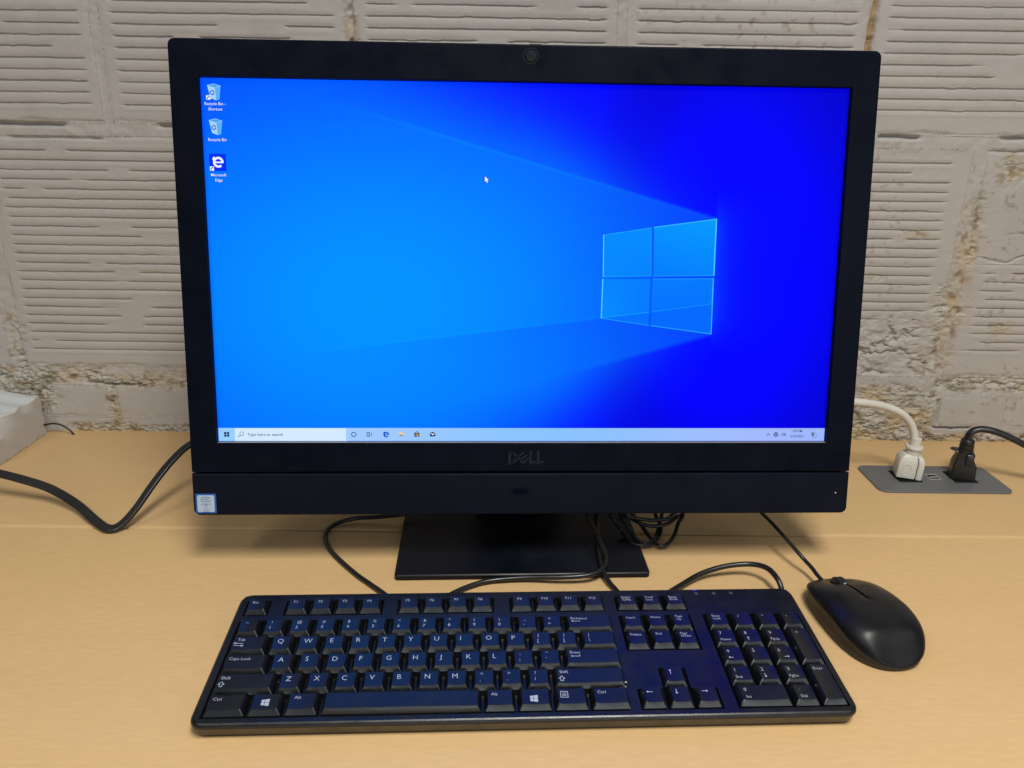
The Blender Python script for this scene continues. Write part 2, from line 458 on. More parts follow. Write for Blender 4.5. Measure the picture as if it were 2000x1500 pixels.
    loose = np.clip(S * 1.35 - .25 + .55 * n1, 0, 1) * ss(.02, .15, S)
    n3 = fbm(x, z, 260, 3, 77, .6); n4 = np.abs(fbm(x * .8, z * 1.3, 120, 3, 78, .6))
    calm = 1 - .72 * ss(-.53, -.49, x) * ss(.0, -.3, x) * ss(.066, .072, z) * ss(.10, .09, z)
    H += .85 * calm * loose * (-0.0022 + 0.0036 * n2 + 0.0024 * rid + 0.0022 * n3 - 0.0035 * ss(.10, .0, n4))
    # ---- colour
    paint = np.array([0.440, 0.408, 0.380])
    C = paint[None, :] * (1 + 0.035 * fbm(x, z, 6, 3, 81) + 0.02 * fbm(x, z, 90, 3, 82))[:, None]
    dirt = ss(.2, .6, fbm(x, z, 24, 4, 84)) * .05
    C = C * (1 - dirt)[:, None]
    def mix(C, col, f): return C * (1 - f)[:, None] + np.array(col)[None, :] * f[:, None]
    st = np.clip(S * 1.5 - .35 + .9 * fbm(x, z, 38, 4, 86), 0, 1) * ss(.05, .3, S)
    left = ss(.1, -.1, x); loose = loose * (1 - .45 * left * ss(-.53, -.49, x) * ss(.066, .072, z))
    C = mix(C, (0.48, 0.44, 0.345), loose * .55)
    C = mix(C, (0.25, 0.23, 0.15), np.clip(ss(.05, .45, fbm(x, z, 85, 4, 87)) * loose * .8, 0, 1))
    C = mix(C, (0.46, 0.335, 0.17), np.clip(st * (0.42 + .30 * (1 - left)) * ss(-.05, .35, fbm(x, z, 30, 3, 88) + .12 * (1 - left)), 0, 1))
    C = mix(C, (0.20, 0.115, 0.055), np.clip(ss(.26, .5, fbm(x, z, 110, 4, 89)) * ss(.15, .5, S) * .65, 0, 1))
    C = mix(C, (0.42, 0.24, 0.13), np.clip(ss(.28, .5, fbm(x, z, 75, 3, 96)) * np.exp(-((z - .081) / .005) ** 2) * .65 * left, 0, 1))
    C = mix(C, (0.50, 0.40, 0.17), blob(x, z, .618, .356, .020, .011) * ss(-.2, .2, fbm(x, z, 60, 3, 95)) * .9)
    C = mix(C, (0.24, 0.13, 0.05), np.clip(1.5 * blob(x, z, .612, .373, .020, .007) * ss(-.3, .15, fbm(x, z, 80, 4, 94)) + .9 * blob(x, z, .606, .351, .014, .005) * ss(-.2, .2, fbm(x, z, 90, 3, 93)), 0, .85))
    C = mix(C, (0.33, 0.20, 0.07), vj * (x > 0) * .75)
    C = mix(C, (0.10, 0.07, 0.05), vj * (x < 0) * ss(.1, .4, fbm(x, z, 70, 3, 97)) * .9)
    spk = ss(.50, .62, fbm(x, z, 170, 2, 98)) * ss(.25, .6, fbm(x, z, 7, 2, 99) + .45 * ss(.49, .52, x) * ss(.375, .35, z))
    C = mix(C, (0.24, 0.17, 0.11), spk * .5)
    return H, np.clip(C, .01, .9)

RNG_BLOCK = {k: [(RNG.uniform(-.0004, .0006), RNG.uniform(-.003, .003)) for _ in range(12)] for k in 'ABC'}

def grid_mesh(name, xs, zs, mat, push=None, skirt=0.02):
    nx, nz = len(xs), len(zs)
    X, Z = np.meshgrid(xs, zs); X = X.ravel(); Z = Z.ravel()
    H, C = wall_height(X, Z)
    if push is not None: H = H - push(X, Z)
    co = np.stack([X, WALL_Y - H, Z], 1)
    idx = np.arange(nx * nz).reshape(nz, nx)
    q = np.stack([idx[:-1, :-1], idx[:-1, 1:], idx[1:, 1:], idx[1:, :-1]], -1).reshape(-1, 4)
    if skirt:
        b = np.concatenate([idx[0, :], idx[1:, -1], idx[-1, -2::-1], idx[-2:0:-1, 0]])
        sk = co[b].copy(); sk[:, 1] = WALL_Y + skirt
        m = len(b); nb = len(co) + np.arange(m)
        co = np.concatenate([co, sk]); C = np.concatenate([C, C[b]])
        r = np.roll(np.arange(m), -1)
        q = np.concatenate([q, np.stack([b[r], b, nb, nb[r]], -1)])
    me = bpy.data.meshes.new(name)
    me.vertices.add(len(co)); me.vertices.foreach_set('co', co.astype(np.float32).ravel())
    me.loops.add(q.size); me.loops.foreach_set('vertex_index', q.astype(np.int32).ravel())
    me.polygons.add(len(q)); me.polygons.foreach_set('loop_start', np.arange(0, q.size, 4, dtype=np.int32))
    me.update(calc_edges=True)
    a = me.color_attributes.new('Col', 'FLOAT_COLOR', 'POINT')
    a.data.foreach_set('color', np.concatenate([C, np.ones((len(C), 1))], 1).astype(np.float32).ravel())
    me.polygons.foreach_set('use_smooth', np.ones(len(q), dtype=bool))
    me.materials.append(mat); me.validate(); me.update()
    return me

def cell_push(X, Z):
    p = np.zeros_like(X)
    for (x0, x1, z0, z1, kind, i) in BLOCKS:
        jw = JW[kind] * .5 + .0015
        p = np.maximum(p, ((X > x0 + jw) & (X < x1 - jw) & (Z > z0 + .0015) & (Z < z1 - .0015)) * .012)
    return p
wall = thing('wall', 'off white painted wall of ribbed clay blocks with stained mortar behind the computer', 'wall', (0, WALL_Y, 0))
wall['kind'] = 'structure'
link('mortar', grid_mesh('mortar', np.arange(-.90, .9201, .0017), np.concatenate([np.arange(-.03, .1, .0009), np.arange(.1, .6601, .0018)]), M_wall, cell_push, 0), wall)
for (x0, x1, z0, z1, kind, i) in BLOCKS:
    jw = JW[kind] * .5 - .001
    w = x1 - x0
    nx = int(w / .0020)
    if kind == 'C': zs = np.linspace(z0 - .001, z1 + .001, 50)
    else:           # rows gathered where the grooves run
        zf, p = groove_rows(kind, i); zl = list(np.arange(z0 - .001, zf - .004, .0012)); k = 0
        while zf + k * p < z1 - .006:
            zl += [zf + k * p + q for q in (-.0030, -.0021, -.0015, -.0011, -.0007, -.0003, .0001, .0005, .0009, .0013, .0018, .0027, .0042, .0058)]; k += 1
        zl += list(np.arange(zf + k * p - .0035, z1 + .001, .0012)) + [z1 + .001]
        zs = np.array(sorted(set(round(q, 6) for q in zl)))
    link('block', grid_mesh('block', np.linspace(x0 + jw, x1 - jw, nx), zs, M_wall, None, .012), wall)
mb = MB(); mb.box(-.92, .94, WALL_Y + .022, WALL_Y + .10, -.05, .67)
link('wall_core', mb.mesh('wall_core', M_dimprint, None), wall)

# ------------------------------------------------------------------ desk
SEAM = 0.0295
desk = thing('desk', 'pale maple laminate desk with a long seam under the computer', 'desk', (0, 0, -.03))
mb = MB(); mb.loft([ring_xy([(-.95, -.62), (.95, -.62), (.95, SEAM - .0066), (-.95, SEAM - .0066)], -.028),
                    ring_xy([(-.95, -.62), (.95, -.62), (.95, SEAM - .0066), (-.95, SEAM - .0066)], -.0012),
                    ring_xy([(-.949, -.619), (.949, -.619), (.949, SEAM - .0074), (-.949, SEAM - .0074)], 0)])
link('front_panel', mb.mesh('front_panel', M_desk, 20), desk)
mb = MB(); mb.box(-.95, .95, SEAM, WALL_Y - .0005 + .006, -.028, 0.0)
link('rear_panel', mb.mesh('rear_panel', M_desk, 20), desk)
mb = MB(); mb.loft([[(x, SEAM - .0002, -.028) for x in (-.95, .95)] + [(x, SEAM - .0050, -.028) for x in (.95, -.95)],
                    [(x, SEAM - .0002, -.001) for x in (-.95, .95)] + [(x, SEAM - .0050, -.003) for x in (.95, -.95)],
                    [(x, SEAM - .0002, .0003) for x in (-.95, .95)] + [(x, SEAM - .0038, -.0006) for x in (.95, -.95)]])
link('edge_band', mb.mesh('edge_band', M_band, 60), desk)

# ------------------------------------------------------------------ computer
SZ, TILT, YAW = 0.2662, 0.1792, 0.0317
comp = thing('all_in_one_computer', 'black all-in-one desktop computer showing a blue desktop on its lit screen', 'computer', (0, .03, 0))
MS = Matrix.Translation((0, 0, SZ)) @ Matrix.Rotation(YAW, 4, 'Z') @ Matrix.Rotation(-TILT, 4, 'X')
FX, FT, FB, SM = 0.2868, 0.1778, -0.2134, -0.1757
SW, SH = 0.52704 / 2, 0.29646 / 2
# bezel around the screen
mb = MB()
r0 = (0.0006, 0.0006, 0.0055, 0.0055)
def bez(ins, y, rr=None): return ring_xz(rrect(-FX + ins, FX - ins, SM + .0006 + ins, FT - ins, rr or tuple(max(.0003, q - ins) for q in r0)), y)
def opn(off, y): return ring_xz(rrect(-SW - off, SW + off, -SH - off, SH + off, 0.0002), y)
mb.loft([opn(.0008, .0010), bez(.001, .0120), bez(0, .0110), bez(0, -.0030), bez(.0004, -.0040), bez(.0014, -.0044),
         opn(.0013, -.0044), opn(.0008, -.0040), opn(.0005, -.0004)], False, False)
link('bezel', mb.mesh('bezel', M_black, 12), comp, MS)
# lower speaker panel
M_low = plastic('black_lower_panel', (0.0028, 0.0044, 0.0112), 0.38, 0.25, 30, 0.05, 1500, spec=0.12)
tc = M_low.n('ShaderNodeTexCoord'); vm = M_low.n('ShaderNodeVectorMath', operation='MULTIPLY_ADD')
vm.inputs[1].default_value = (1 / .0080, 0, 1 / .0034); vm.inputs[2].default_value = (.0046 / .0080, 0, .1925 / .0034)
ln = M_low.n('ShaderNodeVectorMath', operation='LENGTH'); M_low.l(tc.outputs['Object'], vm.inputs[0]); M_low.l(vm.outputs[0], ln.inputs[0])
mr = M_low.n('ShaderNodeMapRange'); mr.inputs['From Min'].default_value = .65; mr.inputs['From Max'].default_value = 1.25
mr.inputs['To Min'].default_value = .0; mr.inputs['To Max'].default_value = .12
M_low.l(ln.outputs['Value'], mr.inputs['Value']); M_low.l(mr.outputs['Result'], M_low.b.inputs['Specular IOR Level'])
mb = MB()
rl = (.0055, .0055, .0006, .0006)
def low(ins, y): return ring_xz(rrect(-FX + ins, FX - ins, FB + ins, SM - .0005 - ins, tuple(max(.0003, q - ins) for q in rl)), y)
mb.loft([low(.001, .012), low(0, .011), low(0, -.0032), low(.0005, -.0043), low(.0015, -.0047)])
link('speaker_panel', mb.mesh('speaker_panel', M_low.m, 12), comp, MS)
# back shell
mb = MB()
def sh(ix, it, ib, y, r): return ring_xz(rrect(-FX + ix, FX - ix, FB + ib, FT - it, r), y)
mb.loft([sh(.0015, .0015, .0015, .0105, .006), sh(.0025, .0025, .0025, .020, .006), sh(.02, .02, .012, .031, .012), sh(.10, .09, .03, .050, .02), sh(.115, .105, .04, .052, .02)])
link('back_shell', mb.mesh('back_shell', M_black, 30), comp, MS)

# ---- screen picture
def lin(c): return srgb(*c)
def wallpaper(u, w):
    base = 147 * np.exp(-((u + .13) / .38) ** 2) * np.exp(-((w + .03) / .27) ** 2)
    slope_u = (.0423 - .1257) / (.1582 + .1386)
    lu = .0423 + slope_u * (u - .1582)
    du = (w - lu) * .962
    wt = ss(-.24, .02, u)
    g = base.copy()
    up = du > 0
    fu = 1 - wt * (1 - .90 * np.exp(-(np.maximum(du, 0) / .055) ** 1.6))
    g = g * (1 - (1 - fu) * ss(-.0010, .0022, du))
    line = np.exp(-(du / .0011) ** 2) * ss(-.20, -.05, u) * (u < .158)
    g = g + 14 * line
    ll = -.0543 + .282 * (u - .158)
    dl = (ll - w) * .962
    fl = 1 - wt * (1 - .955 * np.exp(-(np.maximum(dl, 0) / .068) ** 1.5))
    fl = 1 - (1 - fl) * ss(-.18, .1, u)
    g = g * (1 - (1 - fl) * ss(-.0012, .0030, dl))
    lm = -.0412 + .1226 * (u - .0631)
    dm = lm - w
    g = g * (1 - .13 * np.exp(-np.abs(dm) / .05) * ss(-.24, .05, u) * ss(-.0005, .0010, dm) * (u < .16))
    g = g + 9 * np.exp(-(dm / .0010) ** 2) * ss(-.24, -.05, u) * (u < .0631)
    g = g * np.where((u > .0) & (u < .158), 1 - .12 * ss(.0, .158, u), 1)
    # dark right side, glow by the window
    edge = u - .1582
    inb = ss(.072, .030, w) * ss(-.075, -.035, w)
    glow = 62 * np.exp(-np.maximum(edge, 0) / .014) * inb * (u > .15)
    fade = 1 - ss(.02, .20, u + np.maximum(np.maximum(du, dl), 0) * .9)
    g = g * (1 - (1 - fade) * np.maximum(ss(-.0012, .0035, du), ss(-.0012, .0040, dl)))
    g = np.where(edge > 0, 0, g)
    g = np.maximum(g, glow * ss(-.002, .002, edge))
    far = np.clip(np.hypot((u - .17) / .11, (w + .0) / .17), 0, 1.4)
    b = 255 - 62 * ss(.35, 1.3, far) * ss(.02, .12, u)
    r = np.zeros_like(u)
    edgefall = ss(0, .003, SW - np.abs(u)) * .25 + .75
    rgb = np.stack([r, g, b], -1) / 255.0
    rgb = np.where(rgb <= .04045, rgb / 12.92, ((rgb + .055) / 1.055) ** 2.4)
    rgb[:, 2] *= 1.2          # the panel is brighter than the exposure can hold
    return rgb * edgefall[:, None]
nx, nz = 560, 315
us = np.linspace(-SW - .0004, SW + .0004, nx); ws = np.linspace(-SH - .0004, SH + .0004, nz)
U, W_ = np.meshgrid(us, ws); U = U.ravel(); W_ = W_.ravel()
colr = wallpaper(U, W_)
idx = np.arange(nx * nz).reshape(nz, nx)
q = np.stack([idx[:-1, :-1], idx[:-1, 1:], idx[1:, 1:], idx[1:, :-1]], -1).reshape(-1, 4)
me = bpy.data.meshes.new('display')
me.from_pydata(np.stack([U, 0 * U, W_], 1).tolist(), [], q.tolist())
a = me.color_attributes.new('Col', 'FLOAT_COLOR', 'POINT')
a.data.foreach_set('color', np.concatenate([colr, np.ones((len(colr), 1))], 1).astype(np.float32).ravel())
me.materials.append(M_screen); me.update()
display = link('display', me, comp, MS)

class Scr:
    """flat coloured shapes lying on the screen (x right, z up)"""
    def __init__(s, lay=1): s.mb = MB(); s.y = -.00025 * lay
    def poly(s, pts, col, lay=0):
        y = s.y - .00012 * lay
        if len(pts) > 4:
            cx = sum(p[0] for p in pts) / len(pts); cz = sum(p[1] for p in pts) / len(pts)
            n = len(pts)
            s.mb.add([(cx, y, cz)] + [(x, y, z) for x, z in pts], [(0, 1 + i, 1 + (i + 1) % n) for i in range(n)], lin(col))
        else: s.mb.add([(x, y, z) for x, z in pts], [tuple(range(len(pts)))], lin(col))
        return s
    def rect(s, x0, x1, z0, z1, col, lay=0): return s.poly([(x0, z0), (x1, z0), (x1, z1), (x0, z1)], col, lay)
    def line(s, pts, w, col, lay=0, closed=False):
        n = len(pts)
        for i in range(n if closed else n - 1):
            a = Vector(pts[i]); b = Vector(pts[(i + 1) % n]); d = (b - a).normalized(); k = Vector((-d.y, d.x)) * w / 2
            e = d * w * .3
            s.poly([tuple(a - e - k), tuple(b + e - k), tuple(b + e + k), tuple(a - e + k)], col, lay)
        return s
    def arc(s, cx, cz, r, a0, a1, w, col, lay=0, n=20, rx=1.0):
        P = [(cx + r * rx * math.cos(a0 + (a1 - a0) * i / n), cz + r * math.sin(a0 + (a1 - a0) * i / n)) for i in range(n + 1)]
        for i in range(n): s.line([P[i], P[i + 1]], w, col, lay)
        return s
    def text(s, t, x, z, cap, col, align='l', lay=0, wide=1.0):
        vs, fs = text2d(t, x, z, cap, align, wide, True); y = s.y - .00012 * lay
        s.mb.add([(a, y, b) for a, b in vs], fs, lin(col)); return s
    def done(s, name, parent, mat=None): return link(name, s.mb.mesh(name, mat or M_screen, None, False), parent, MS)

# key legends and screen strings that need converting
KEYROWS = {}
strings = ['Recycle Bin -', 'Shortcut', 'Recycle Bin', 'Microsoft', 'Edge', 'Type here to search', '1:30 PM', '5/25/2021', '1', 'e', 'intel', 'CORE i7', 'vPro', '7th Gen']
strings += list('`~1!2@3#4$5%6^7&8*9(0)-_=+QWERTYUIOP[{]}\\|ASDFGHJKL;:\'"ZXCVBNM,<.>/?')
strings += ['Esc'] + ['F%d' % i for i in range(1, 13)] + ['PrtScn', 'SysRq', 'Scroll', 'Lock', 'Pause', 'Break', 'Tab', 'Caps Lock', 'Shift', 'Ctrl', 'Alt',
            'Backspace', 'Enter', 'Insert', 'Home', 'Page', 'Up', 'Delete', 'End', 'Down', 'Num', 'PgUp', 'PgDn', 'Ins', 'Del', '@']
for s_ in strings: want_text(s_)
for s_ in strings[:14]: want_text(s_, True)
convert_texts()

# window emblem on the wallpaper
P = dict(a=(.0634, .0283), b=(.1034, .0346), c=(.1056, .0350), d=(.1582, .0423), e=(.0639, -.0062), f=(.1045, -.0054), g=(.1066, -.0054), h=(.1583, -.0046),
         i=(.0636, -.0083), j=(.1041, -.0080), k=(.1060, -.0080), l=(.1580, -.0072), m=(.0631, -.0412), n=(.1038, -.0471), o=(.1060, -.0475), p=(.1581, -.0543))
def pane(name, q4, cols, edges):
    s = Scr(1); N = 10
    (p0, p1, p2, p3) = [np.array(P[c]) for c in q4]   # tl tr br bl
    for a_ in range(N):
        for b_ in range(N):
            f = lambda u, v: (p0 * (1 - u) * (1 - v) + p1 * u * (1 - v) + p2 * u * v + p3 * (1 - u) * v)
            u0, u1, v0, v1 = a_ / N, (a_ + 1) / N, b_ / N, (b_ + 1) / N
            uc, vc = (u0 + u1) / 2, (v0 + v1) / 2
            c = [(cols[0][i] * (1 - uc) + cols[1][i] * uc) * (1 - vc) + (cols[3][i] * (1 - uc) + cols[2][i] * uc) * vc for i in range(3)]
            s.poly([tuple(f(u0, v0)), tuple(f(u1, v0)), tuple(f(u1, v1)), tuple(f(u0, v1))], c)
    for (a_, b_, wd, c) in edges: s.line([P[a_], P[b_]], wd, c, 1)
    return s
E1 = (70, 205, 255); E2 = (30, 165, 255)
panes = [
 pane('pane', 'abfe', [(0, 138, 255), (0, 142, 255), (0, 128, 255), (0, 138, 255)], [('a', 'e', .0009, E1), ('a', 'b', .0006, E2), ('b', 'f', .0004, E2), ('e', 'f', .0005, E2)]),
 pane('pane', 'cdhg', [(0, 146, 255), (0, 155, 255), (0, 130, 255), (0, 124, 255)], [('c', 'd', .0008, (50, 185, 255)), ('d', 'h', .0010, E1), ('h', 'g', .0005, E2)]),
 pane('pane', 'ijnm', [(0, 132, 255), (0, 124, 255), (0, 120, 255), (0, 142, 255)], [('i', 'm', .0010, E1), ('m', 'n', .0008, (40, 175, 255))]),
 pane('pane', 'klpo', [(0, 124, 255), (0, 122, 255), (0, 104, 255), (0, 112, 255)], [('l', 'p', .0010, (50, 185, 255)), ('o', 'p', .0007, (35, 165, 255)), ('k', 'l', .0005, E2)])]
# lower light beam crossing the two lower panes
panes[2].poly([(.0631, -.0412), (.1039, -.0360), (.1038, -.0471)], (0, 112, 255), 2).line([(.0633, -.0411), (.1039, -.0360)], .0006, (20, 160, 255), 3)
panes[3].poly([(.1060, -.0357), (.1578, -.0285), (.1578, -.0536), (.1062, -.0470)], (0, 106, 255), 2).line([(.1060, -.0357), (.1577, -.0285)], .0005, (15, 150, 255), 3)
for s in panes: s.done('pane', display)

# desktop icons
def bin_icon(cx, cz):
    s = Scr(2); k = .00042
    X = lambda x: cx + x * k; Z = lambda z: cz + z * k
    s.poly([(X(-12), Z(12)), (X(0), Z(15)), (X(13), Z(11)), (X(2), Z(8))], (70, 160, 240))
    s.poly([(X(-12), Z(12)), (X(2), Z(8)), (X(4), Z(-15)), (X(-7), Z(-11))], (165, 208, 248))
    s.poly([(X(2), Z(8)), (X(13), Z(11)), (X(10), Z(-13)), (X(4), Z(-15))], (90, 175, 245))
    s.line([(X(-12), Z(12)), (X(0), Z(15)), (X(13), Z(11)), (X(2), Z(8))], .0004, (150, 215, 255), 1, True)
    for a0 in (0.3, 2.4, 4.5): s.arc(X(-3.5), Z(-1), 3.6 * k, a0, a0 + 1.5, .0008, (20, 95, 205), 1, 6)
    return s
def shortcut(s, x, z):
    k = .00042
    s.rect(x - 4 * k, x + 4 * k, z - 4 * k, z + 4 * k, (240, 245, 250), 2)
    s.line([(x - 2 * k, z - 3 * k), (x - 1.5 * k, z), (x + 1 * k, z + 1 * k)], .0006, (20, 60, 160), 3)
    s.poly([(x + .2 * k, z + 3 * k), (x + 3 * k, z + 2.6 * k), (x + 2.6 * k, z - .8 * k)], (20, 60, 160), 3)
LC = (235, 243, 255); SHC = (0, 60, 150)
def label(s, t, x, z, cap=.00235):
    s.text(t, x + .00028, z - .00028, cap, SHC, 'c', 0); s.text(t, x, z, cap, LC, 'c', 1)
s = bin_icon(-.2533, .1377); shortcut(s, -.2578, .1335); label(s, 'Recycle Bin -', -.2527, .1277); label(s, 'Shortcut', -.2527, .1236); s.done('desktop_icon', display, M_screen)
s = bin_icon(-.2533, .1108); label(s, 'Recycle Bin', -.2522, .0999); s.done('desktop_icon', display, M_screen)
s = Scr(2); s.rect(-.2597, -.2462, .0764, .0899, (0, 45, 245))
s.arc(-.2524, .0833, .0034, .0, 5.3, .0017, (240, 246, 255), 1, 24); s.rect(-.2553, -.2484, .0826, .0838, (240, 246, 255), 1)
s.poly([(-.2572, .0858), (-.2560, .0878), (-.2545, .0868), (-.2562, .0842)], (240, 246, 255), 1)
shortcut(s, -.2577, .0783); label(s, 'Microsoft', -.2526, .0722); label(s, 'Edge', -.2526, .0681); s.done('desktop_icon', display, M_screen)
# taskbar
s = Scr(1); N = 40
for i in range(N):
    x0 = -SW + 2 * SW * i / N; x1 = -SW + 2 * SW * (i + 1) / N; t = i / N
    c = (150 + 12 * math.sin(t * 9), 207 - 22 * t - 14 * max(0, t - .75), 255 - 2 * t)
    s.rect(x0, x1, -SH - .0002, -.1370, c)
taskbar = s.done('taskbar', display)
s = Scr(2); s.rect(-.2497, -.1551, -SH - .0002, -.1372, (212, 234, 255))
s.arc(-.2438, -.1420, .0017, 0, 2 * PI, .0004, (40, 60, 80), 1); s.line([(-.2451, -.1433), (-.2470, -.1450)], .0005, (40, 60, 80), 1)
s.text('Type here to search', -.2390, -.1439, .0027, (22, 36, 52), 'l', 1); s.done('search_box', display)
TD = (8, 28, 66); cz = -.1426
def tbicon(build):
    s = Scr(2); build(s); s.done('taskbar_icon', display)
def ic_start(s):
    for a, b in ((-.0022, .0002), (-.0022, -.0020), (.0002, .0002), (.0002, -.0020)):
        s.rect(-.2566 + a, -.2566 + a + .0019, cz + b, cz + b + .0019, (10, 35, 90))
tbicon(ic_start)
tbicon(lambda s: s.arc(-.1485, cz, .0019, 0, 2 * PI, .0006, TD))
def ic_view(s):
    s.line([(-.1375, cz + .0016), (-.1345, cz + .0016)], .0004, TD); s.line([(-.1375, cz - .0016), (-.1345, cz - .0016)], .0004, TD)
    s.line([(-.1372, cz - .0010), (-.1372, cz + .0010), (-.1348, cz + .0010), (-.1348, cz - .0010)], .0004, TD, 0, True)
    s.line([(-.1332, cz - .0017), (-.1332, cz + .0017)], .0004, TD)
tbicon(ic_view)
def ic_e(s):
    s.arc(-.1207, cz - .0002, .0019, 0, 5.3, .0011, (0, 70, 200)); s.rect(-.1224, -.1184, cz - .0006, cz + .0002, (0, 70, 200))
    s.poly([(-.1234, cz + .0010), (-.1225, cz + .0026), (-.1214, cz + .0020), (-.1226, cz + .0004)], (0, 70, 200))
tbicon(ic_e)
def ic_folder(s):
    s.poly([(-.1098, cz - .0014), (-.1060, cz - .0014), (-.1058, cz + .0016), (-.1080, cz + .0016), (-.1084, cz + .0022), (-.1100, cz + .0022)], (235, 200, 130))
    s.rect(-.1093, -.1066, cz - .0022, cz - .0004, (60, 130, 200), 1); s.rect(-.1086, -.1073, cz - .0022, cz - .0013, (190, 225, 255), 2)
tbicon(ic_folder)
def ic_store(s):
    s.rect(-.0966, -.0922, cz - .0021, cz + .0014, (15, 22, 45)); s.arc(-.0944, cz + .0014, .0011, 0, PI, .0004, (15, 22, 45))
    for a, b, c in ((-.0958, -.0003, (235, 80, 50)), (-.0943, -.0003, (120, 180, 40)), (-.0958, -.0017, (40, 140, 230)), (-.0943, -.0017, (245, 190, 40))):
        s.rect(a, a + .0013, cz + b, cz + b + .0013, c, 1)
tbicon(ic_store)
def ic_mail(s):
    s.poly([(-.0831, cz - .0017), (-.0785, cz - .0017), (-.0785, cz + .0010), (-.0808, cz + .0023), (-.0831, cz + .0010)], (10, 25, 70))
    s.poly([(-.0828, cz + .0008), (-.0788, cz + .0008), (-.0803, cz - .0005), (-.0800, cz - .0011), (-.0812, cz - .0003)], (225, 240, 255), 1)
tbicon(ic_mail)
tbicon(lambda s: s.line([(.2119, cz - .0008), (.2134, cz + .0008), (.2149, cz - .0008)], .0005, TD))
def ic_globe(s):
    s.arc(.2202, cz, .0019, 0, 2 * PI, .0004, TD); s.line([(.2183, cz), (.2221, cz)], .0003, TD); s.arc(.2202, cz, .0019, 0, 2 * PI, .0003, TD, rx=.45)
    s.line([(.2187, cz + .0009), (.2217, cz + .0009)], .0003, TD); s.line([(.2187, cz - .0009), (.2217, cz - .0009)], .0003, TD)
tbicon(ic_globe)
def ic_sound(s):
    s.line([(.2250, cz + .0006), (.2258, cz + .0006), (.2267, cz + .0015), (.2267, cz - .0015), (.2258, cz - .0006), (.2250, cz - .0006)], .0003, TD, 0, True)
    for r in (.0008, .0014, .0020): s.arc(.2268, cz, r, -.8, .8, .0003, TD)
tbicon(ic_sound)
s = Scr(2); s.text('1:30 PM', .2388, -.1405, .0022, (16, 30, 84), 'c'); s.text('5/25/2021', .2391, -.1452, .0022, (16, 30, 84), 'c'); s.done('clock', display)
def ic_note(s):
    s.poly([(.2520, cz - .0008), (.2545, cz - .0008), (.2545, cz + .0018), (.2520, cz + .0018)], (20, 40, 100)); s.poly([(.2526, cz - .0008), (.2526, cz - .0020), (.2536, cz - .0008)], (20, 40, 100))
    for b in (.0010, .0003): s.line([(.2525, cz + b), (.2540, cz + b)], .0003, (200, 222, 255), 1)
    s.poly(circle(.2549, cz - .0011, .0014, 14), (170, 200, 250), 2); s.arc(.2549, cz - .0011, .0014, 0, 2 * PI, .0003, (50, 70, 120), 3)
    s.text('1', .2549, cz - .0018, .0015, (30, 45, 100), 'c', 4)
tbicon(ic_note)
s = Scr(2); k = .00042; px, pz = -.0362, .0748
tri = [(0, 0), (0, -10), (2.4, -8), (4.2, -12.2), (5.8, -11.5), (4.1, -7.5), (7.2, -7.2)]
s.poly([(px - .0003, pz + .0006), (px - .0003, pz - 10.8 * k), (px + 2.4 * k, pz - 8.9 * k), (px + 8.5 * k, pz - 7.6 * k)], (0, 40, 120))
s.poly([(px, pz), (px, pz - 10 * k), (px + 2.4 * k, pz - 8 * k), (px + 7.2 * k, pz - 7.2 * k)], (245, 250, 255), 1)
s.poly([(px + 2.2 * k, pz - 7.6 * k), (px + 4.2 * k, pz - 12.2 * k), (px + 5.8 * k, pz - 11.5 * k), (px + 4.1 * k, pz - 7.3 * k)], (245, 250, 255), 1)
s.done('mouse_pointer', display)
# thin light sill at the lower edge of the panel
mb = MB(); mb.box(-SW, SW, -.0038, -.0004, -SH - .0012, -SH - .0006)
link('panel_edge', mb.mesh('panel_edge', M_slate, None), comp, MS)

# ---- small parts on the bezel
BY = -.0044
mb = MB()
c = lambda r, y, n=32: ring_xz(circle(.0003, .1686, r, n), y)
mb.loft([c(.0064, BY + .0005), c(.0064, BY - .0001), c(.0060, BY - .0002), c(.0055, BY - .0001), c(.0052, BY + .0004)], False, False)
webcam = link('webcam', mb.mesh('webcam', M_dark, 30), comp, MS)
mb = MB(); mb.loft([c(.0047, BY + .0004), c(.0047, BY - .0006), c(.0042, BY - .0010), c(.0020, BY - .0011)], False, True)
link('lens_cover', mb.mesh('lens_cover', M_lens, 30), webcam, MS)
mb = MB(); mb.loft([ring_xz(circle(.0085, .1677, .0006, 10), BY + .0003), ring_xz(circle(.0085, .1677, .0005, 10), BY - .0002)])
link('microphone_hole', mb.mesh('microphone_hole', M_dark, None), comp, MS)
mb = MB(); mb.loft([ring_xz(rrect(-.0012, .0090, FT - .001, FT + .0006, .0004), .006), ring_xz(rrect(-.0012, .0090, FT - .001, FT + .0006, .0004), -.002)])
link('shutter_slider', mb.mesh('shutter_slider', M_black, 30), comp, MS)
PY = -.0047
mb = MB(); mb.loft([ring_xz(circle(.2754, -.1944, .0006, 10), PY + .0004), ring_xz(circle(.2754, -.1944, .0005, 10), PY - .0003)])
link('power_light', mb.mesh('power_light', M_led, None), comp, MS)
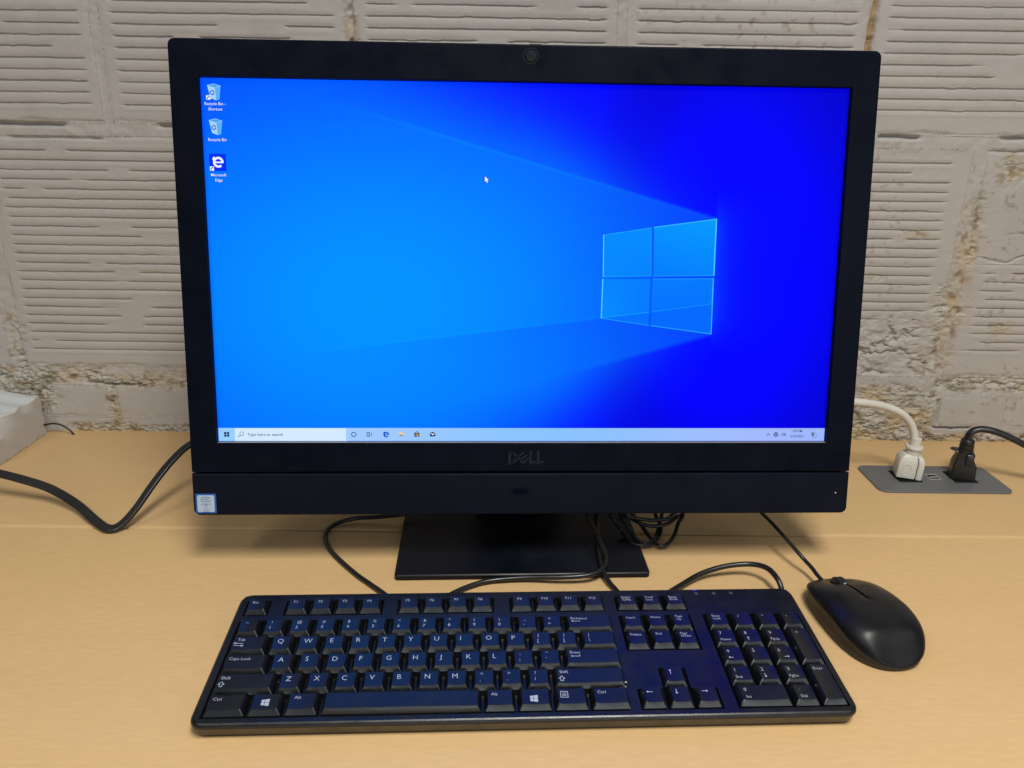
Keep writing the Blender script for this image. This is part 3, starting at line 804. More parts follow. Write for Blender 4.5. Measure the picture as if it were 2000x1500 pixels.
# logo letters, raised
mb = MB()
def slab(poly, y0=BY + .0004, y1=BY - .0007):
    n = len(poly); mb.add([(x, y0, z) for x, z in poly] + [(x, y1, z) for x, z in poly],
                          [tuple(range(n, 2 * n))] + [(i, (i + 1) % n, n + (i + 1) % n, n + i) for i in range(n)])
lx, lz, lh = -.0152, -.1672, .0098
def strip(pts, w):
    for i in range(len(pts) - 1):
        a = Vector(pts[i]); b = Vector(pts[i + 1]); d = (b - a).normalized(); k = Vector((-d.y, d.x)) * w / 2; e = d * w * .45
        slab([tuple(a - e - k), tuple(b + e - k), tuple(b + e + k), tuple(a - e + k)])
w_ = .0021
strip([(lx + w_ / 2, lz), (lx + w_ / 2, lz + lh)], w_)
strip([(lx + w_, lz + lh - w_ / 2), (lx + .0045, lz + lh - w_ / 2), (lx + .0074, lz + lh * .62), (lx + .0074, lz + lh * .38), (lx + .0045, lz + w_ / 2), (lx + w_, lz + w_ / 2)], w_)
# tilted E
ec = Vector((lx + .0127, lz + lh / 2)); ca, sa = math.cos(.66), math.sin(.66)
rot = lambda x, z: (ec.x + x * ca - z * sa, ec.y + x * sa + z * ca)
strip([rot(-.0030, -.0036), rot(-.0030, .0036)], .0017)
for zz in (-.0034, 0, .0034): strip([rot(-.0028, zz), rot(.0036, zz)], .0015)
for q0 in (.0182, .0248):
    strip([(lx + q0 + w_ / 2, lz), (lx + q0 + w_ / 2, lz + lh)], w_); strip([(lx + q0 + w_, lz + w_ / 2), (lx + q0 + .0054, lz + w_ / 2)], w_)
link('logo', mb.mesh('logo', M_logo, None), comp, MS)
# processor sticker
s = Scr(1); s.y = PY - .0002
s.poly(rrect(-.2845, -.2669, -.2113, -.1938, .0006, 2), (30, 85, 160)); s.poly(rrect(-.2830, -.2684, -.2102, -.1951, .0014, 3), (168, 184, 205), 1)
BL = (35, 80, 150)
s.arc(-.2757, -.1990, .0022, .3, 6.0, .00045, BL, 2, 22, 1.75); s.text('intel', -.2757, -.1996, .0017, BL, 'c', 2)
s.text('CORE i7', -.2757, -.2042, .0017, BL, 'c', 2); s.text('vPro', -.2757, -.2065, .0012, BL, 'c', 2); s.text('7th Gen', -.2757, -.2087, .0011, BL, 'c', 2)
s.rect(-.2784, -.2730, -.2106, -.2098, BL, 2)
s.done('sticker', comp, M_stick)
# stand
MB_ = Matrix.Translation((0, 0, 0)) @ Matrix.Rotation(.042, 4, 'Z')
mb = MB()
R_ = lambda ins, z: ring_xy(rrect(-.1152 + ins, .1112 - ins, -.0568 + ins, .155 - ins, .003, 3), z)
mb.loft([R_(.001, .0006), R_(0, .0014), R_(0, .0048), R_(.0008, .0056)])
link('stand_base', mb.mesh('stand_base', M_base, 12), comp, MB_)
mb = MB(); N_ = lambda y0, y1, z: ring_xy(rrect(-.045, .045, y0, y1, .004, 3), z)
mb.loft([N_(.075, .115, .0050), N_(.075, .110, .05), N_(.078, .105, .16), N_(.080, .104, .30)])
link('stand_neck', mb.mesh('stand_neck', M_base, 25), comp, MB_)
mb = MB(); mb.box(-.05, .05, .045, .085, .20, .31, .004)
link('stand_bracket', mb.mesh('stand_bracket', M_base, 25), comp, MB_)

# ------------------------------------------------------------------ keyboard
KX, KY, KYAW, SL = 0.0012, -0.2385, 0.0408, 0.06812
kbd = thing('keyboard', 'wide black wired keyboard with white lettering lying before the computer', 'keyboard', (KX, KY + .06, 0))
MK = Matrix.Translation((KX, KY, 0)) @ Matrix.Rotation(KYAW, 4, 'Z')
MD = MK @ Matrix.Translation((-.221, 0, .013)) @ Matrix.Rotation(SL, 4, 'X')     # deck frame, u right, v back, h up
U0, U1, V0, V1 = -.0012, .4450, -.0008, .1328
wells = [(.0058, .0248, .1056, .1232), (.0364, .1130, .1056, .1232), (.1237, .2003, .1056, .1232), (.2122, .2876, .1056, .1232), (.2970, .3535, .1056, .1232),
         (.0052, .2886, .0052, .1003), (.2970, .3535, .0615, .1003), (.3158, .3352, .0240, .0435), (.2970, .3535, .0052, .0242), (.3632, .4397, .0052, .1003)]
gu = sorted({U0 + .0035, U1 - .0035} | {w[0] for w in wells} | {w[1] for w in wells})
gv = sorted({V0 + .0035, V1 - .0035} | {w[2] for w in wells} | {w[3] for w in wells})
def inwell(a, b): return any(w[0] < a < w[1] and w[2] < b < w[3] for w in wells)
mb = MB(); WD = -.0042
cell = {}
for i in range(len(gu) - 1):
    for j in range(len(gv) - 1):
        cell[i, j] = inwell((gu[i] + gu[i + 1]) / 2, (gv[j] + gv[j + 1]) / 2)
for (i, j), wl in cell.items():
    a, b, c_, d = gu[i], gu[i + 1], gv[j], gv[j + 1]
    h = WD if wl else 0
    mb.add([(a, c_, h), (b, c_, h), (b, d, h), (a, d, h)], [(0, 1, 2, 3)])
    if wl:
        for (di, dj, e) in ((-1, 0, [(a, d), (a, c_)]), (1, 0, [(b, c_), (b, d)]), (0, -1, [(a, c_), (b, c_)]), (0, 1, [(b, d), (a, d)])):
            if not cell.get((i + di, j + dj), False):
                (p, q_), (r_, t_) = e
                mb.add([(p, q_, WD), (r_, t_, WD), (r_, t_, 0), (p, q_, 0)], [(0, 1, 2, 3)])
# rounded rim down to the desk
def rim(ins, h, r): return ring_xy(rrect(U0 + ins, U1 - ins, V0 + ins, V1 - ins, r, 6), h)
def rimz(ins, zw, r):   # ring at world height zw
    out = []
    for (u, v) in rrect(U0 + ins, U1 - ins, V0 + ins, V1 - ins, r, 6):
        h = (zw - .013 - v * math.sin(SL)) / math.cos(SL); out.append((u, v, h))
    return out
mb.loft([rimz(.004, .0012, .006), rimz(.0022, .0030, .0075), rim(.0006, -.0046, .009), rim(0, -.0032, .0095), rim(.0003, -.0016, .0092), rim(.0012, -.0005, .0084), rim(.0022, 0, .0072), rim(.0035, 0, .0002)], True, False)
link('case', mb.mesh('case', M_deck, 16, True), kbd, MD)
# front bevel line
P_ = .01905
def key_mesh(w, d, convex=False, front=.0021, back=.0016, side=.0022, hh=.0040):
    hw, hd = w / 2, d / 2; mb = MB(); nxk = 9
    def ringk(ix, f, b, h, ch, dish=0):
        pts = []
        x0, x1, y0, y1 = -hw + ix, hw - ix, -hd + f, hd - b
        for t in range(nxk):
            x = x0 + ch + (x1 - x0 - 2 * ch) * t / (nxk - 1); pts.append((x, y0))
        for t in range(3): pts.append((x1, y0 + ch + (y1 - y0 - 2 * ch) * t / 2))
        for t in range(nxk):
            x = x1 - ch - (x1 - x0 - 2 * ch) * t / (nxk - 1); pts.append((x, y1))
        for t in range(3): pts.append((x0, y1 - ch - (y1 - y0 - 2 * ch) * t / 2))
        return [(x, y, h + (ktop(x, y, w, d, convex) if dish else 0)) for x, y in pts]
    mb.loft([ringk(-.0005, -.0005, -.0003, -.0036, .0006), ringk(0, 0, 0, 0, .0006), ringk(side - .00012, front - .00012, back - .00012, hh - .00025, .0006, 1), ringk(side + .00012, front + .00012, back + .00012, hh, .0006, 1)], False, False)
    # dished top
    n = len(mb.v); ringn = 2 * nxk + 6; last = n - ringn
    front_row = list(range(last, last + nxk)); back_row = list(range(last + nxk + 3, last + 2 * nxk + 3))[::-1]
    right = list(range(last + nxk, last + nxk + 3)); left = list(range(last + 2 * nxk + 3, last + 2 * nxk + 6))
    fs = [(front_row[i], front_row[i + 1], back_row[i + 1], back_row[i]) for i in range(nxk - 1)]
    fs.append((front_row[-1], *right, back_row[-1])); fs.append((back_row[0], *left, front_row[0]))
    mb.f += fs
    return mb.mesh('key', M_key, 22)
def ktop(x, y, w, d, convex=False):
    t = min(1, abs(x) / (w / 2 - .0023))
    amp = .00045 if not convex else -.0003
    return -amp * (1 - t * t) + (y / d) * .0007
_kcache = {}
def key(u0, v0, wu, legend=(), du=1, dv=None, convex=False):
    """key cell at (u0, v0) lower left, wu units wide; legend items: ('t', text, x, y, cap) etc from the top-left of the key top (mm)"""
    w = wu * P_ - .0024; d = (dv if dv else .0187 * du) - .0022
    kk = (round(w, 5), round(d, 5), convex)
    if kk not in _kcache: _kcache[kk] = key_mesh(w, d, convex)
    cx, cy = u0 + .0012 + w / 2, v0 + .0011 + d / 2
    rz = random.uniform(-.006, .006); dz = random.uniform(-.0002, .0002)
    M = MD @ Matrix.Translation((cx, cy, dz)) @ Matrix.Rotation(rz, 4, 'Z')
    ko = link('key', _kcache[kk], kbd, M)
    if legend:
        lb = MB(); x0, y1 = -w / 2 + .0023, d / 2 - .0024
        def put(vs, fs):
            lb.add([(x, y, .0040 + ktop(x, y, w, d, convex) + .00009) for x, y in vs], fs)
        def seg(pts, wd):
            for i in range(len(pts) - 1):
                a = Vector(pts[i]); b = Vector(pts[i + 1])
                if (b - a).length < 1e-7: continue
                dd = (b - a).normalized(); k = Vector((-dd.y, dd.x)) * wd / 2; e = dd * wd * .4
                put([tuple(a - e - k), tuple(b + e - k), tuple(b + e + k), tuple(a - e + k)], [(0, 1, 2, 3)])
        for it in legend:
            kind = it[0]
            if kind == 't':
                _, t, x, y, cap = it[:5]
                vs, fs = text2d(t, x0 + x * .001, y1 - y * .001, cap * .00107, it[5] if len(it) > 5 else 'l', .98); put(vs, fs)
            elif kind == 'arrow':       # x, y centre mm, length mm, angle
                _, x, y, L, ang = it; ca, sa = math.cos(ang), math.sin(ang)
                f = lambda a, b: (x0 + x * .001 + (a * ca - b * sa) * .001, y1 - y * .001 + (a * sa + b * ca) * .001)
                seg([f(-L / 2, 0), f(L / 2 - .8, 0)], .00042); put([f(L / 2, 0), f(L / 2 - 1.3, .95), f(L / 2 - 1.3, -.95)], [(0, 1, 2)])
            elif kind == 'poly':
                put([(x0 + a * .001, y1 - b * .001) for a, b in it[1]], [tuple(range(len(it[1])))])
            elif kind == 'line':
                seg([(x0 + a * .001, y1 - b * .001) for a, b in it[1]], it[2] * .001)
        link('legend', lb.mesh('legend', M_print, None), ko, M)
    return ko
def T(t, x=2.0, y=4.0, cap=2.4): return ('t', t, x, y, cap)
def pair(a, b): return (('t', a, 3.4, 3.6, 2.7), ('t', b, 3.0, 9.0, 2.9))
def let(c): return (('t', c, 3.0, 5.9, 4.1),)
def up_outline(x, y):
    return ('line', [(x, y + 1.6), (x - 1.7, y + 1.6), (x - 1.7, y + 1.6), (x, y - .6)], .38)
shift_arrow = ('line', [(3.0, 6.0), (1.0, 8.2), (2.1, 8.2), (2.1, 10.2), (3.9, 10.2), (3.9, 8.2), (5.0, 8.2), (3.0, 6.0)], .42)
def winlogo(x, y, k=1.0):
    f = lambda pts: [(x + a * k, y + b * k) for a, b in pts]
    return [('poly', f([(0, .9), (2.1, .6), (2.1, 2.9), (0, 2.9)])), ('poly', f([(2.4, .55), (5.2, .15), (5.2, 2.9), (2.4, 2.9)])),
            ('poly', f([(0, 3.2), (2.1, 3.2), (2.1, 5.5), (0, 5.2)])), ('poly', f([(2.4, 3.2), (5.2, 3.2), (5.2, 6.0), (2.4, 5.55)]))]
UM, VB, RP = .0058, .0055, .0188
vrow = lambda r: VB + RP * r
# function row
VF = .1058; DF = .0178
key(.0058, VF, 1, (T('Esc', 2.4, 3.8),), dv=DF)
for g, us_ in enumerate((.0367, .1240, .2124)):
    for k_ in range(4): key(us_ + k_ * P_, VF, 1, (T('F%d' % (g * 4 + k_ + 1), 3.2, 3.8, 2.5),), dv=DF)
for k_, (a, b) in enumerate((('PrtScn', 'SysRq'), ('Scroll', 'Lock'), ('Pause', 'Break'))):
    lg = [T(a, 1.6, 3.4, 2.0), T(b, 1.9, 6.3, 2.0)]
    if k_ != 1: lg.append(('line', [(1.6, 3.9), (8.0, 3.9)], .2))
    key(.2970 + k_ * P_, VF, 1, lg, dv=DF)
# number row
for k_, (a, b) in enumerate(zip('~!@#$%^&*()_+', '`1234567890-=')): key(UM + k_ * P_, vrow(4), 1, pair(a, b))
key(UM + 13 * P_, vrow(4), 2, (T('Backspace', 1.6, 3.6, 2.2), ('arrow', 5.0, 5.6, 6.5, PI)))
key(UM, vrow(3), 1.5, (T('Tab', 2.4, 3.4, 2.5), ('line', [(.8, 5.0), (.8, 6.6)], .4), ('arrow', 4.0, 5.8, 6.0, PI), ('line', [(7.2, 7.2), (7.2, 8.8)], .4), ('arrow', 4.0, 8.0, 6.0, 0)))
for k_, c in enumerate('QWERTYUIOP'): key(UM + (1.5 + k_) * P_, vrow(3), 1, let(c))
key(UM + 11.5 * P_, vrow(3), 1, pair('{', '[')); key(UM + 12.5 * P_, vrow(3), 1, pair('}', ']')); key(UM + 13.5 * P_, vrow(3), 1.5, pair('|', '\\'))
key(UM, vrow(2), 1.75, (T('Caps Lock', 1.6, 3.8, 2.5),))
for k_, c in enumerate('ASDFGHJKL'): key(UM + (1.75 + k_) * P_, vrow(2), 1, let(c))
key(UM + 10.75 * P_, vrow(2), 1, pair(':', ';')); key(UM + 11.75 * P_, vrow(2), 1, pair('"', "'"))
key(UM + 12.75 * P_, vrow(2), 2.25, (T('Enter', 1.8, 3.4, 2.5), ('arrow', 5.4, 5.8, 6.6, PI), ('line', [(8.6, 5.8), (8.6, 4.2)], .4)))
key(UM, vrow(1), 2.25, (T('Shift', 1.6, 3.8, 2.6), shift_arrow))
for k_, c in enumerate('ZXCVBNM'): key(UM + (2.25 + k_) * P_, vrow(1), 1, let(c))
for k_, (a, b) in enumerate(zip('<>?', ',./')): key(UM + (9.25 + k_) * P_, vrow(1), 1, pair(a, b))
key(UM + 12.25 * P_, vrow(1), 2.75, (T('Shift', 1.8, 3.4, 2.5), shift_arrow))
key(UM, vrow(0), 1.5, (T('Ctrl', 1.8, 3.8, 2.5),))
key(UM + 1.5 * P_, vrow(0), 1.25, winlogo(5.6, 3.0)); key(UM + 2.75 * P_, vrow(0), 1.25, (T('Alt', 3.0, 3.6, 2.5),))
key(UM + 4 * P_, vrow(0), 5.7, (), convex=True)
key(UM + 9.7 * P_, vrow(0), 1.2, (T('Alt', 2.0, 4.0, 2.5),)); key(UM + 10.9 * P_, vrow(0), 1.3, winlogo(5.4, 4.0))
key(UM + 12.2 * P_, vrow(0), 1.3, (('line', [(1.6, 1.6), (6.4, 1.6), (6.4, 6.6), (1.6, 6.6), (1.6, 1.6)], .45), ('line', [(2.8, 3.0), (5.2, 3.0)], .4), ('line', [(2.8, 4.1), (5.2, 4.1)], .4), ('line', [(2.8, 5.2), (5.2, 5.2)], .4)))
key(UM + 13.5 * P_, vrow(0), 1.5, (T('Ctrl', 2.2, 3.8, 2.5),))
# navigation keys
UN = .2970
for k_, lg in enumerate(((T('Insert', 1.2, 3.6, 2.2),), (T('Home', 1.4, 3.6, 2.2),), (T('Page', 2.0, 3.0, 2.1), T('Up', 2.6, 6.0, 2.1)))): key(UN + k_ * P_ * .985, vrow(4), .985, lg)
for k_, lg in enumerate(((T('Delete', 1.0, 3.6, 2.2),), (T('End', 1.6, 3.4, 2.2),), (T('Page', 1.4, 3.0, 2.1), T('Down', 1.7, 5.6, 2.1)))): key(UN + k_ * P_ * .985, vrow(3), .985, lg)
key(UN + P_ * .985, vrow(1), .985, (('arrow', 3.6, 3.2, 4.2, PI / 2),))
for k_, an in enumerate((PI, -PI / 2, 0)): key(UN + k_ * P_ * .985, vrow(0), .985, (('arrow', 3.6 if k_ != 2 else 4.6, 3.2, 4.2, an),))
# number pad
UP = .3636
key(UP, vrow(4), 1, (T('Num', 1.6, 3.2, 2.2), T('Lock', 2.0, 6.0, 2.2)))
for k_, c in enumerate('/*-'): key(UP + (1 + k_) * P_, vrow(4), 1, (T(c, 2.6, 3.8, 2.8),))
npd = ((('7', 'Home'), ('8', PI / 2), ('9', 'PgUp')), (('4', PI), ('5', None), ('6', 0)), (('1', 'End'), ('2', -PI / 2), ('3', 'PgDn')))
for r_, row in enumerate(npd):
    for k_, (a, b) in enumerate(row):
        lg = [T(a, 1.8, 4.2, 2.9)]
        if isinstance(b, str): lg.append(T(b, 1.2, 10.2, 2.2))
        elif b is not None: lg.append(('arrow', (6.6 if b == 0 else 3.4), 9.0 if b in (0, PI) else 8.4, 3.6, b))
        key(UP + k_ * P_, vrow(3 - r_), 1, lg)
key(UP + 3 * P_, vrow(2), 1, (T('+', 3.0, 4.2, 2.8),), dv=.0187 * 2 + .0001)
key(UP + 3 * P_, vrow(0), 1, (T('Enter', 1.4, 4.0, 2.3),), dv=.0187 * 2 + .0001)
key(UP, vrow(0), 2, (T('0', 2.4, 4.4, 2.9), T('Ins', 2.6, 10.2, 2.3))); key(UP + 2 * P_, vrow(0), 1, (T('.', 2.8, 3.6, 2.8), T('Del', 2.4, 10.0, 2.3)))
# lock lights
mb = MB(); mb.box(.3630, .3668, .1301, .1308, -.0002, .0003)
link('lock_light', mb.mesh('lock_light', M_ledblue, None), kbd, MD)
for uu in (.3654, .3798, .3940):
    mb = MB()
    for k_ in range(10):
        a0, a1 = 2 * PI * k_ / 10, 2 * PI * (k_ + 1) / 10
        mb.add([(uu + r * math.cos(a), .1258 + r * math.sin(a), .00012) for r, a in ((.0011, a0), (.0015, a0), (.0015, a1), (.0011, a1))], [(0, 1, 2, 3)])
    mb.add([(uu - .0004, .1252, .00012), (uu + .0004, .1252, .00012), (uu + .0004, .1264, .00012), (uu - .0004, .1264, .00012)], [(0, 1, 2, 3)])
    link('lock_symbol', mb.mesh('lock_symbol', M_dimprint, None), kbd, MD)
# dust and crumbs in the key wells
mb = MB()
for k_ in range(150):
    u = random.uniform(.008, .286) if random.random() < .75 else random.uniform(.30, .437); v = random.uniform(.008, .098)
    if u > .286 and not inwell(u, v): continue
    sz = random.uniform(.00010, .00032); h = WD + .0003
    mb.add([(u - sz, v - sz * .6, h), (u + sz, v - sz, h + sz), (u + sz * .4, v + sz, h), (u, v, h + sz * 1.6)], [(0, 1, 3), (1, 2, 3), (2, 0, 3)])
for (u, v, sz) in ((.2905, .0305, .0008), (.2895, .0262, .0006), (.2862, .0250, .0005)):
    mb.add([(u - sz, v - sz * .6, .0002), (u + sz, v - sz, .0004), (u + sz * .4, v + sz, .0002), (u, v, .0004 + sz)], [(0, 1, 3), (1, 2, 3), (2, 0, 3)])
o = link('dust', mb.mesh('dust', M_white, None), kbd, MD); o['kind'] = 'stuff'

# ------------------------------------------------------------------ mouse
mouse = thing('mouse', 'black wired computer mouse lying to the right of the keyboard', 'mouse', (0.277, -0.110, 0))
MM = Matrix.Translation((0.2728, -0.1200, 0)) @ Matrix.Rotation(math.radians(8.5), 4, 'Z')
L_ = .0556
def m_w(t):   # t from -1 (rear) to 1 (front)
    a = .0332 - .0030 * max(0, t) ** 1.5 - .0006 * t
    e = (1 - abs(t) ** (4.2 if t > 0 else 2.9)) ** (1 / 2.2) if abs(t) < 1 else 0
    return max(a * e, .0004)
def m_top(t):
    zc = .0292 * (1 - (.40 if t > -.15 else .22) * abs(t + .15) ** 1.8 - (.16 * max(0, t) ** 2.0))
    if t < -.30: zc *= (1 - ((-.30 - t) / .70) ** 3.2 * .62)
    return zc
def m_seam(t):
    s = .0165 + .004 * math.cos(t * 1.6 + .5) - .002
    if t < -.15: s -= ((-.15 - t) / .85) ** 1.3 * .0105
    if t > .6: s -= (t - .6) / .4 * .003
    return s
ts = [-math.cos(PI * i / 44) for i in range(45)]
mb = MB(); rings = []
NA = 28
for t in ts:
    w = m_w(t); zs = m_seam(t); zt = max(m_top(t), zs + .001); y = L_ * t
    end = min(1, (1 - abs(t)) / .12); zt2 = zs + (zt - zs) * (end ** .5 if t > 0 else (min(1, (1 + t) / .35)) ** .55)
    ring = []
    angs = [PI * i / NA for i in range(NA + 1)]
    angs = angs[:NA // 2] + [PI / 2 - .011, PI / 2 - .003, PI / 2 + .003, PI / 2 + .011] + angs[NA // 2 + 1:]
    for a in angs:
        cx = math.copysign(abs(math.cos(a)) ** .72, math.cos(a)); sz_ = math.sin(a) ** .80
        z = zs + (zt2 - zs) * sz_; x = w * cx
        if -.02 < t < .97 and abs(a - PI / 2) < .004: z -= .0022
        if .50 < t < .86:           # hollow round the wheel
            z -= .0035 * math.exp(-(x / .0062) ** 2) * math.exp(-((t - .67) / .12) ** 2)
        ring.append((x, y, z))
    rings.append(ring)
nr = len(rings[0]); vs = [p for r in rings for p in r]; fs = []
for i in range(len(rings) - 1):
    for j in range(nr - 1): fs.append((i * nr + j, i * nr + j + 1, (i + 1) * nr + j + 1, (i + 1) * nr + j))
# lip under the shell edge
mb.add(vs, fs)
for side, jx in ((0, 0), (1, nr - 1)):
    k0 = len(mb.v)
    for r in rings: x, y, z = r[jx]; mb.v.append((x * .955, y * .985, z - .0006))
    for i in range(len(rings) - 1): mb.f.append((i * nr + jx, (i + 1) * nr + jx, k0 + i + 1, k0 + i))
link('shell', mb.mesh('shell', M_mouse, 60), mouse, MM)
mb = MB(); rings = []
def outline(sc, zf, sy=None):
    pts = []
    for t in ts: pts.append((m_w(t) * sc, L_ * t * (sy or sc), zf(t)))
    for t in ts[::-1][1:-1]: pts.append((-m_w(t) * sc, L_ * t * (sy or sc), zf(t)))
    return pts
mb.loft([outline(.90, lambda t: .0008, .955), outline(.955, lambda t: .0022, .975), outline(.935, lambda t: .3 * m_seam(t) + .002, .97), outline(.915, lambda t: .7 * m_seam(t), .965), outline(.95, lambda t: m_seam(t) - .0010, .98)])
link('base', mb.mesh('base', M_mouse_side, 60), mouse, MM)
mb = MB(); wy, wz, wr = L_ * .64, m_top(.66) - .0062, .0098
prof = [(-.0036, .92), (-.0030, 1.0), (-.0012, 1.0), (-.0008, .965), (.0008, .965), (.0012, 1.0), (.0030, 1.0), (.0036, .92)]
n = 60; mb.loft([[(x, wy + wr * q_ * (1 - (.035 if i % 3 == 0 else 0)) * math.cos(2 * PI * i / n), wz + wr * q_ * (1 - (.035 if i % 3 == 0 else 0)) * math.sin(2 * PI * i / n)) for i in range(n)] for x, q_ in prof])
link('scroll_wheel', mb.mesh('scroll_wheel', M_cable, 40), mouse, MM)
mb = MB()
sweep(mb, [(.2625, -.0740, .0085), (0.2585, -0.0620, .0105), (0.2565, -0.0530, .0125), (0.2532, -0.0440, .0145), (0.2492, -0.0372, .018), (0.2425, -0.0215, .0235), (0.2350, 0.0000, .0285), (0.2270, 0.0250, .0330), (.220, .05, .05), (.215, .07, .09), (.19, .085, .12), (.16, .09, .14)], tube_profile(.0018, 10))
link('cable', mb.mesh('cable', M_cable, 60), mouse)

# ------------------------------------------------------------------ cables
def cable(name, pts, r, label, cat='cable', group=None, mat=None):
    mb = MB(); sweep(mb, pts, tube_profile(r, 10))
    o = link(name, mb.mesh(name, mat or M_cable, 60))
    return tag(o, label, cat, group)
G_ = 'thin black cables on the desk under the computer'
cable('data_cable', [(-.05, .10, .06), (-.075, .075, .035), (-.1066, .0400, .0150), (-.1387, .0390, .0080), (-.166, .0400, .0050), (-.185, .0300, .0030), (-.1893, .0110, .0026), (-.1783, -.0165, .0024), (-.1503, -.0520, .0024),
       (-.1327, -.0700, .0024), (-.1189, -.0844, .003), (-.1072, -.0985, .004), (-.095, -.112, .004)], .0022,
      'thin black cable bowing out left of the stand towards the F4 key', group=G_)
cable('data_cable', [(.060, .07, .09), (.058, .045, .06), (.0622, .0180, .0280), (.0674, -.0010, .0210), (.0722, -.0200, .0160), (.0753, -.0360, .0120), (.0716, -.0520, .0105), (.0592, -.0620, .0090), (.0346, -.0640, .0075), (.0038, -.0615, .0050),
       (-.0274, -.0640, .0034), (-.0449, -.0715, .0028), (-.0596, -.0832, .003), (-.0693, -.0960, .004), (-.078, -.110, .005)], .0023,
      'thin black cable curling along the front edge of the stand base', group=G_)
cable('data_cable', [(.085, .07, .09), (.082, .045, .055), (.0724, .0180, .0270), (.0715, .0030, .0180), (.0703, -.0260, .0100), (.0707, -.0500, .0078), (.0752, -.0655, .0040), (.0795, -.0745, .003), (.0835, -.0870, .0035), (.088, -.10, .004)], .0022,
      'thin black cable dropping straight over the stand base to the keyboard', group=G_)
cable('keyboard_cable', [(.108, -.100, .006), (.1205, -.0868, .006), (.137, -.0706, .005), (.1578, -.0560, .0075), (.1804, -.0500, .0115), (.2017, -.0500, .0140), (.2138, -.0590, .0160), (.2183, -.0735, .0150), (.2201, -.0810, .0100), (.2190, -.0890, .006), (.216, -.098, .004)], .0024,
      'black cable looping up behind the top right corner of the keyboard', group=G_)
coils = [
 [(.09, .06, .07), (.0847, .020, .030), (.0887, .0105, .0230), (.0953, .0120, .0120), (.1000, .0040, .0070), (.1058, -.0030, .0055), (.1126, -.0050, .0050), (.1208, -.0035, .0048), (.1283, .0035, .0055), (.1338, .0120, .0090), (.1347, .0190, .0140), (.1299, .028, .0240), (.127, .06, .06)],
 [(.10, .06, .07), (.0942, .0205, .0290), (.0993, .0115, .0200), (.1051, .0060, .0120), (.1103, .0005, .0070), (.1177, -.0020, .0058), (.1240, .0000, .0060), (.130, .010, .008), (.138, .03, .02)],
 [(.09, .05, .06), (.0967, .0220, .0270), (.1052, .0190, .0210), (.1127, .0150, .0180), (.1214, .0130, .0160), (.1292, .0125, .0158), (.1395, .0140, .0172), (.1499, .0200, .0215), (.1582, .0250, .0270), (.165, .06, .06)],
 [(.09, .055, .06), (.0986, .0200, .0270), (.1095, .0180, .0215), (.1209, .0180, .0195), (.1314, .0180, .0195), (.1414, .0190, .0205), (.1476, .0220, .0250), (.1507, .0250, .0290), (.16, .06, .06)],
 [(.10, .06, .07), (.1039, .0250, .0290), (.1083, .0220, .0230), (.1172, .0160, .0125), (.1218, .0085, .0080), (.1265, -.0005, .0056), (.1310, -.0062, .0050), (.1378, -.0036, .0056), (.1459, .0060, .0095), (.1511, .0150, .0180), (.1569, .0230, .0270), (.16, .06, .06)]]
mb = MB()
for p in coils: sweep(mb, p, tube_profile(.0019, 8))
o = link('cable_bundle', mb.mesh('cable_bundle', M_cable, 60)); tag(o, 'tangled coil of thin black cable lying beside the right edge of the stand', 'cable', G_)

# flat three-lobed power cord on the left
def flat_profile(pitch=.0028, r=.0020):
    up = [(x, math.sqrt(max(0, r * r - (min(abs(x - c_) for c_ in (-pitch, 0, pitch))) ** 2))) for x in np.linspace(pitch + r, -pitch - r, 22)]
    up = [(x, max(z, .0009) if 0 < i < 21 else 0) for i, (x, z) in enumerate(up)]
    return up + [(x, -z) for x, z in up[::-1][1:-1]]
mb = MB()
sweep(mb, [(-.64, .088, .040), (-.575, .0855, .035), (-.5381, .0798, .030), (-.5101, .0753, .025), (-.4823, .0702, .018), (-.4496, .0548, .009), (-.4184, .0290, .0050), (-.3998, .0158, .0042), (-.3895, .0200, .0060), (-.3781, .0321, .0180), (-.3668, .0522, .036),
           (-.3543, .0752, .052), (-.3400, .094, .062), (-.30, .12, .075), (-.22, .13, .09)], flat_profile(), Vector((0.0, -.35, 1)))
o = link('power_cord', mb.mesh('power_cord', M_cord, 50)); tag(o, 'ribbed flat black power cord dipping in a V left of the computer', 'power cord')
cable('wall_cable', [(-.640, .2535, .006), (-.612, .2535, .0095), (-.593, .2535, .0125), (-.5817, .2535, .0145), (-.5725, .2535, .0128), (-.5652, .2530, .0085), (-.560, .2530, .0028), (-.556, .253, -.006)], .0011,
      'short black cord arching at the wall beside the chipped white block')

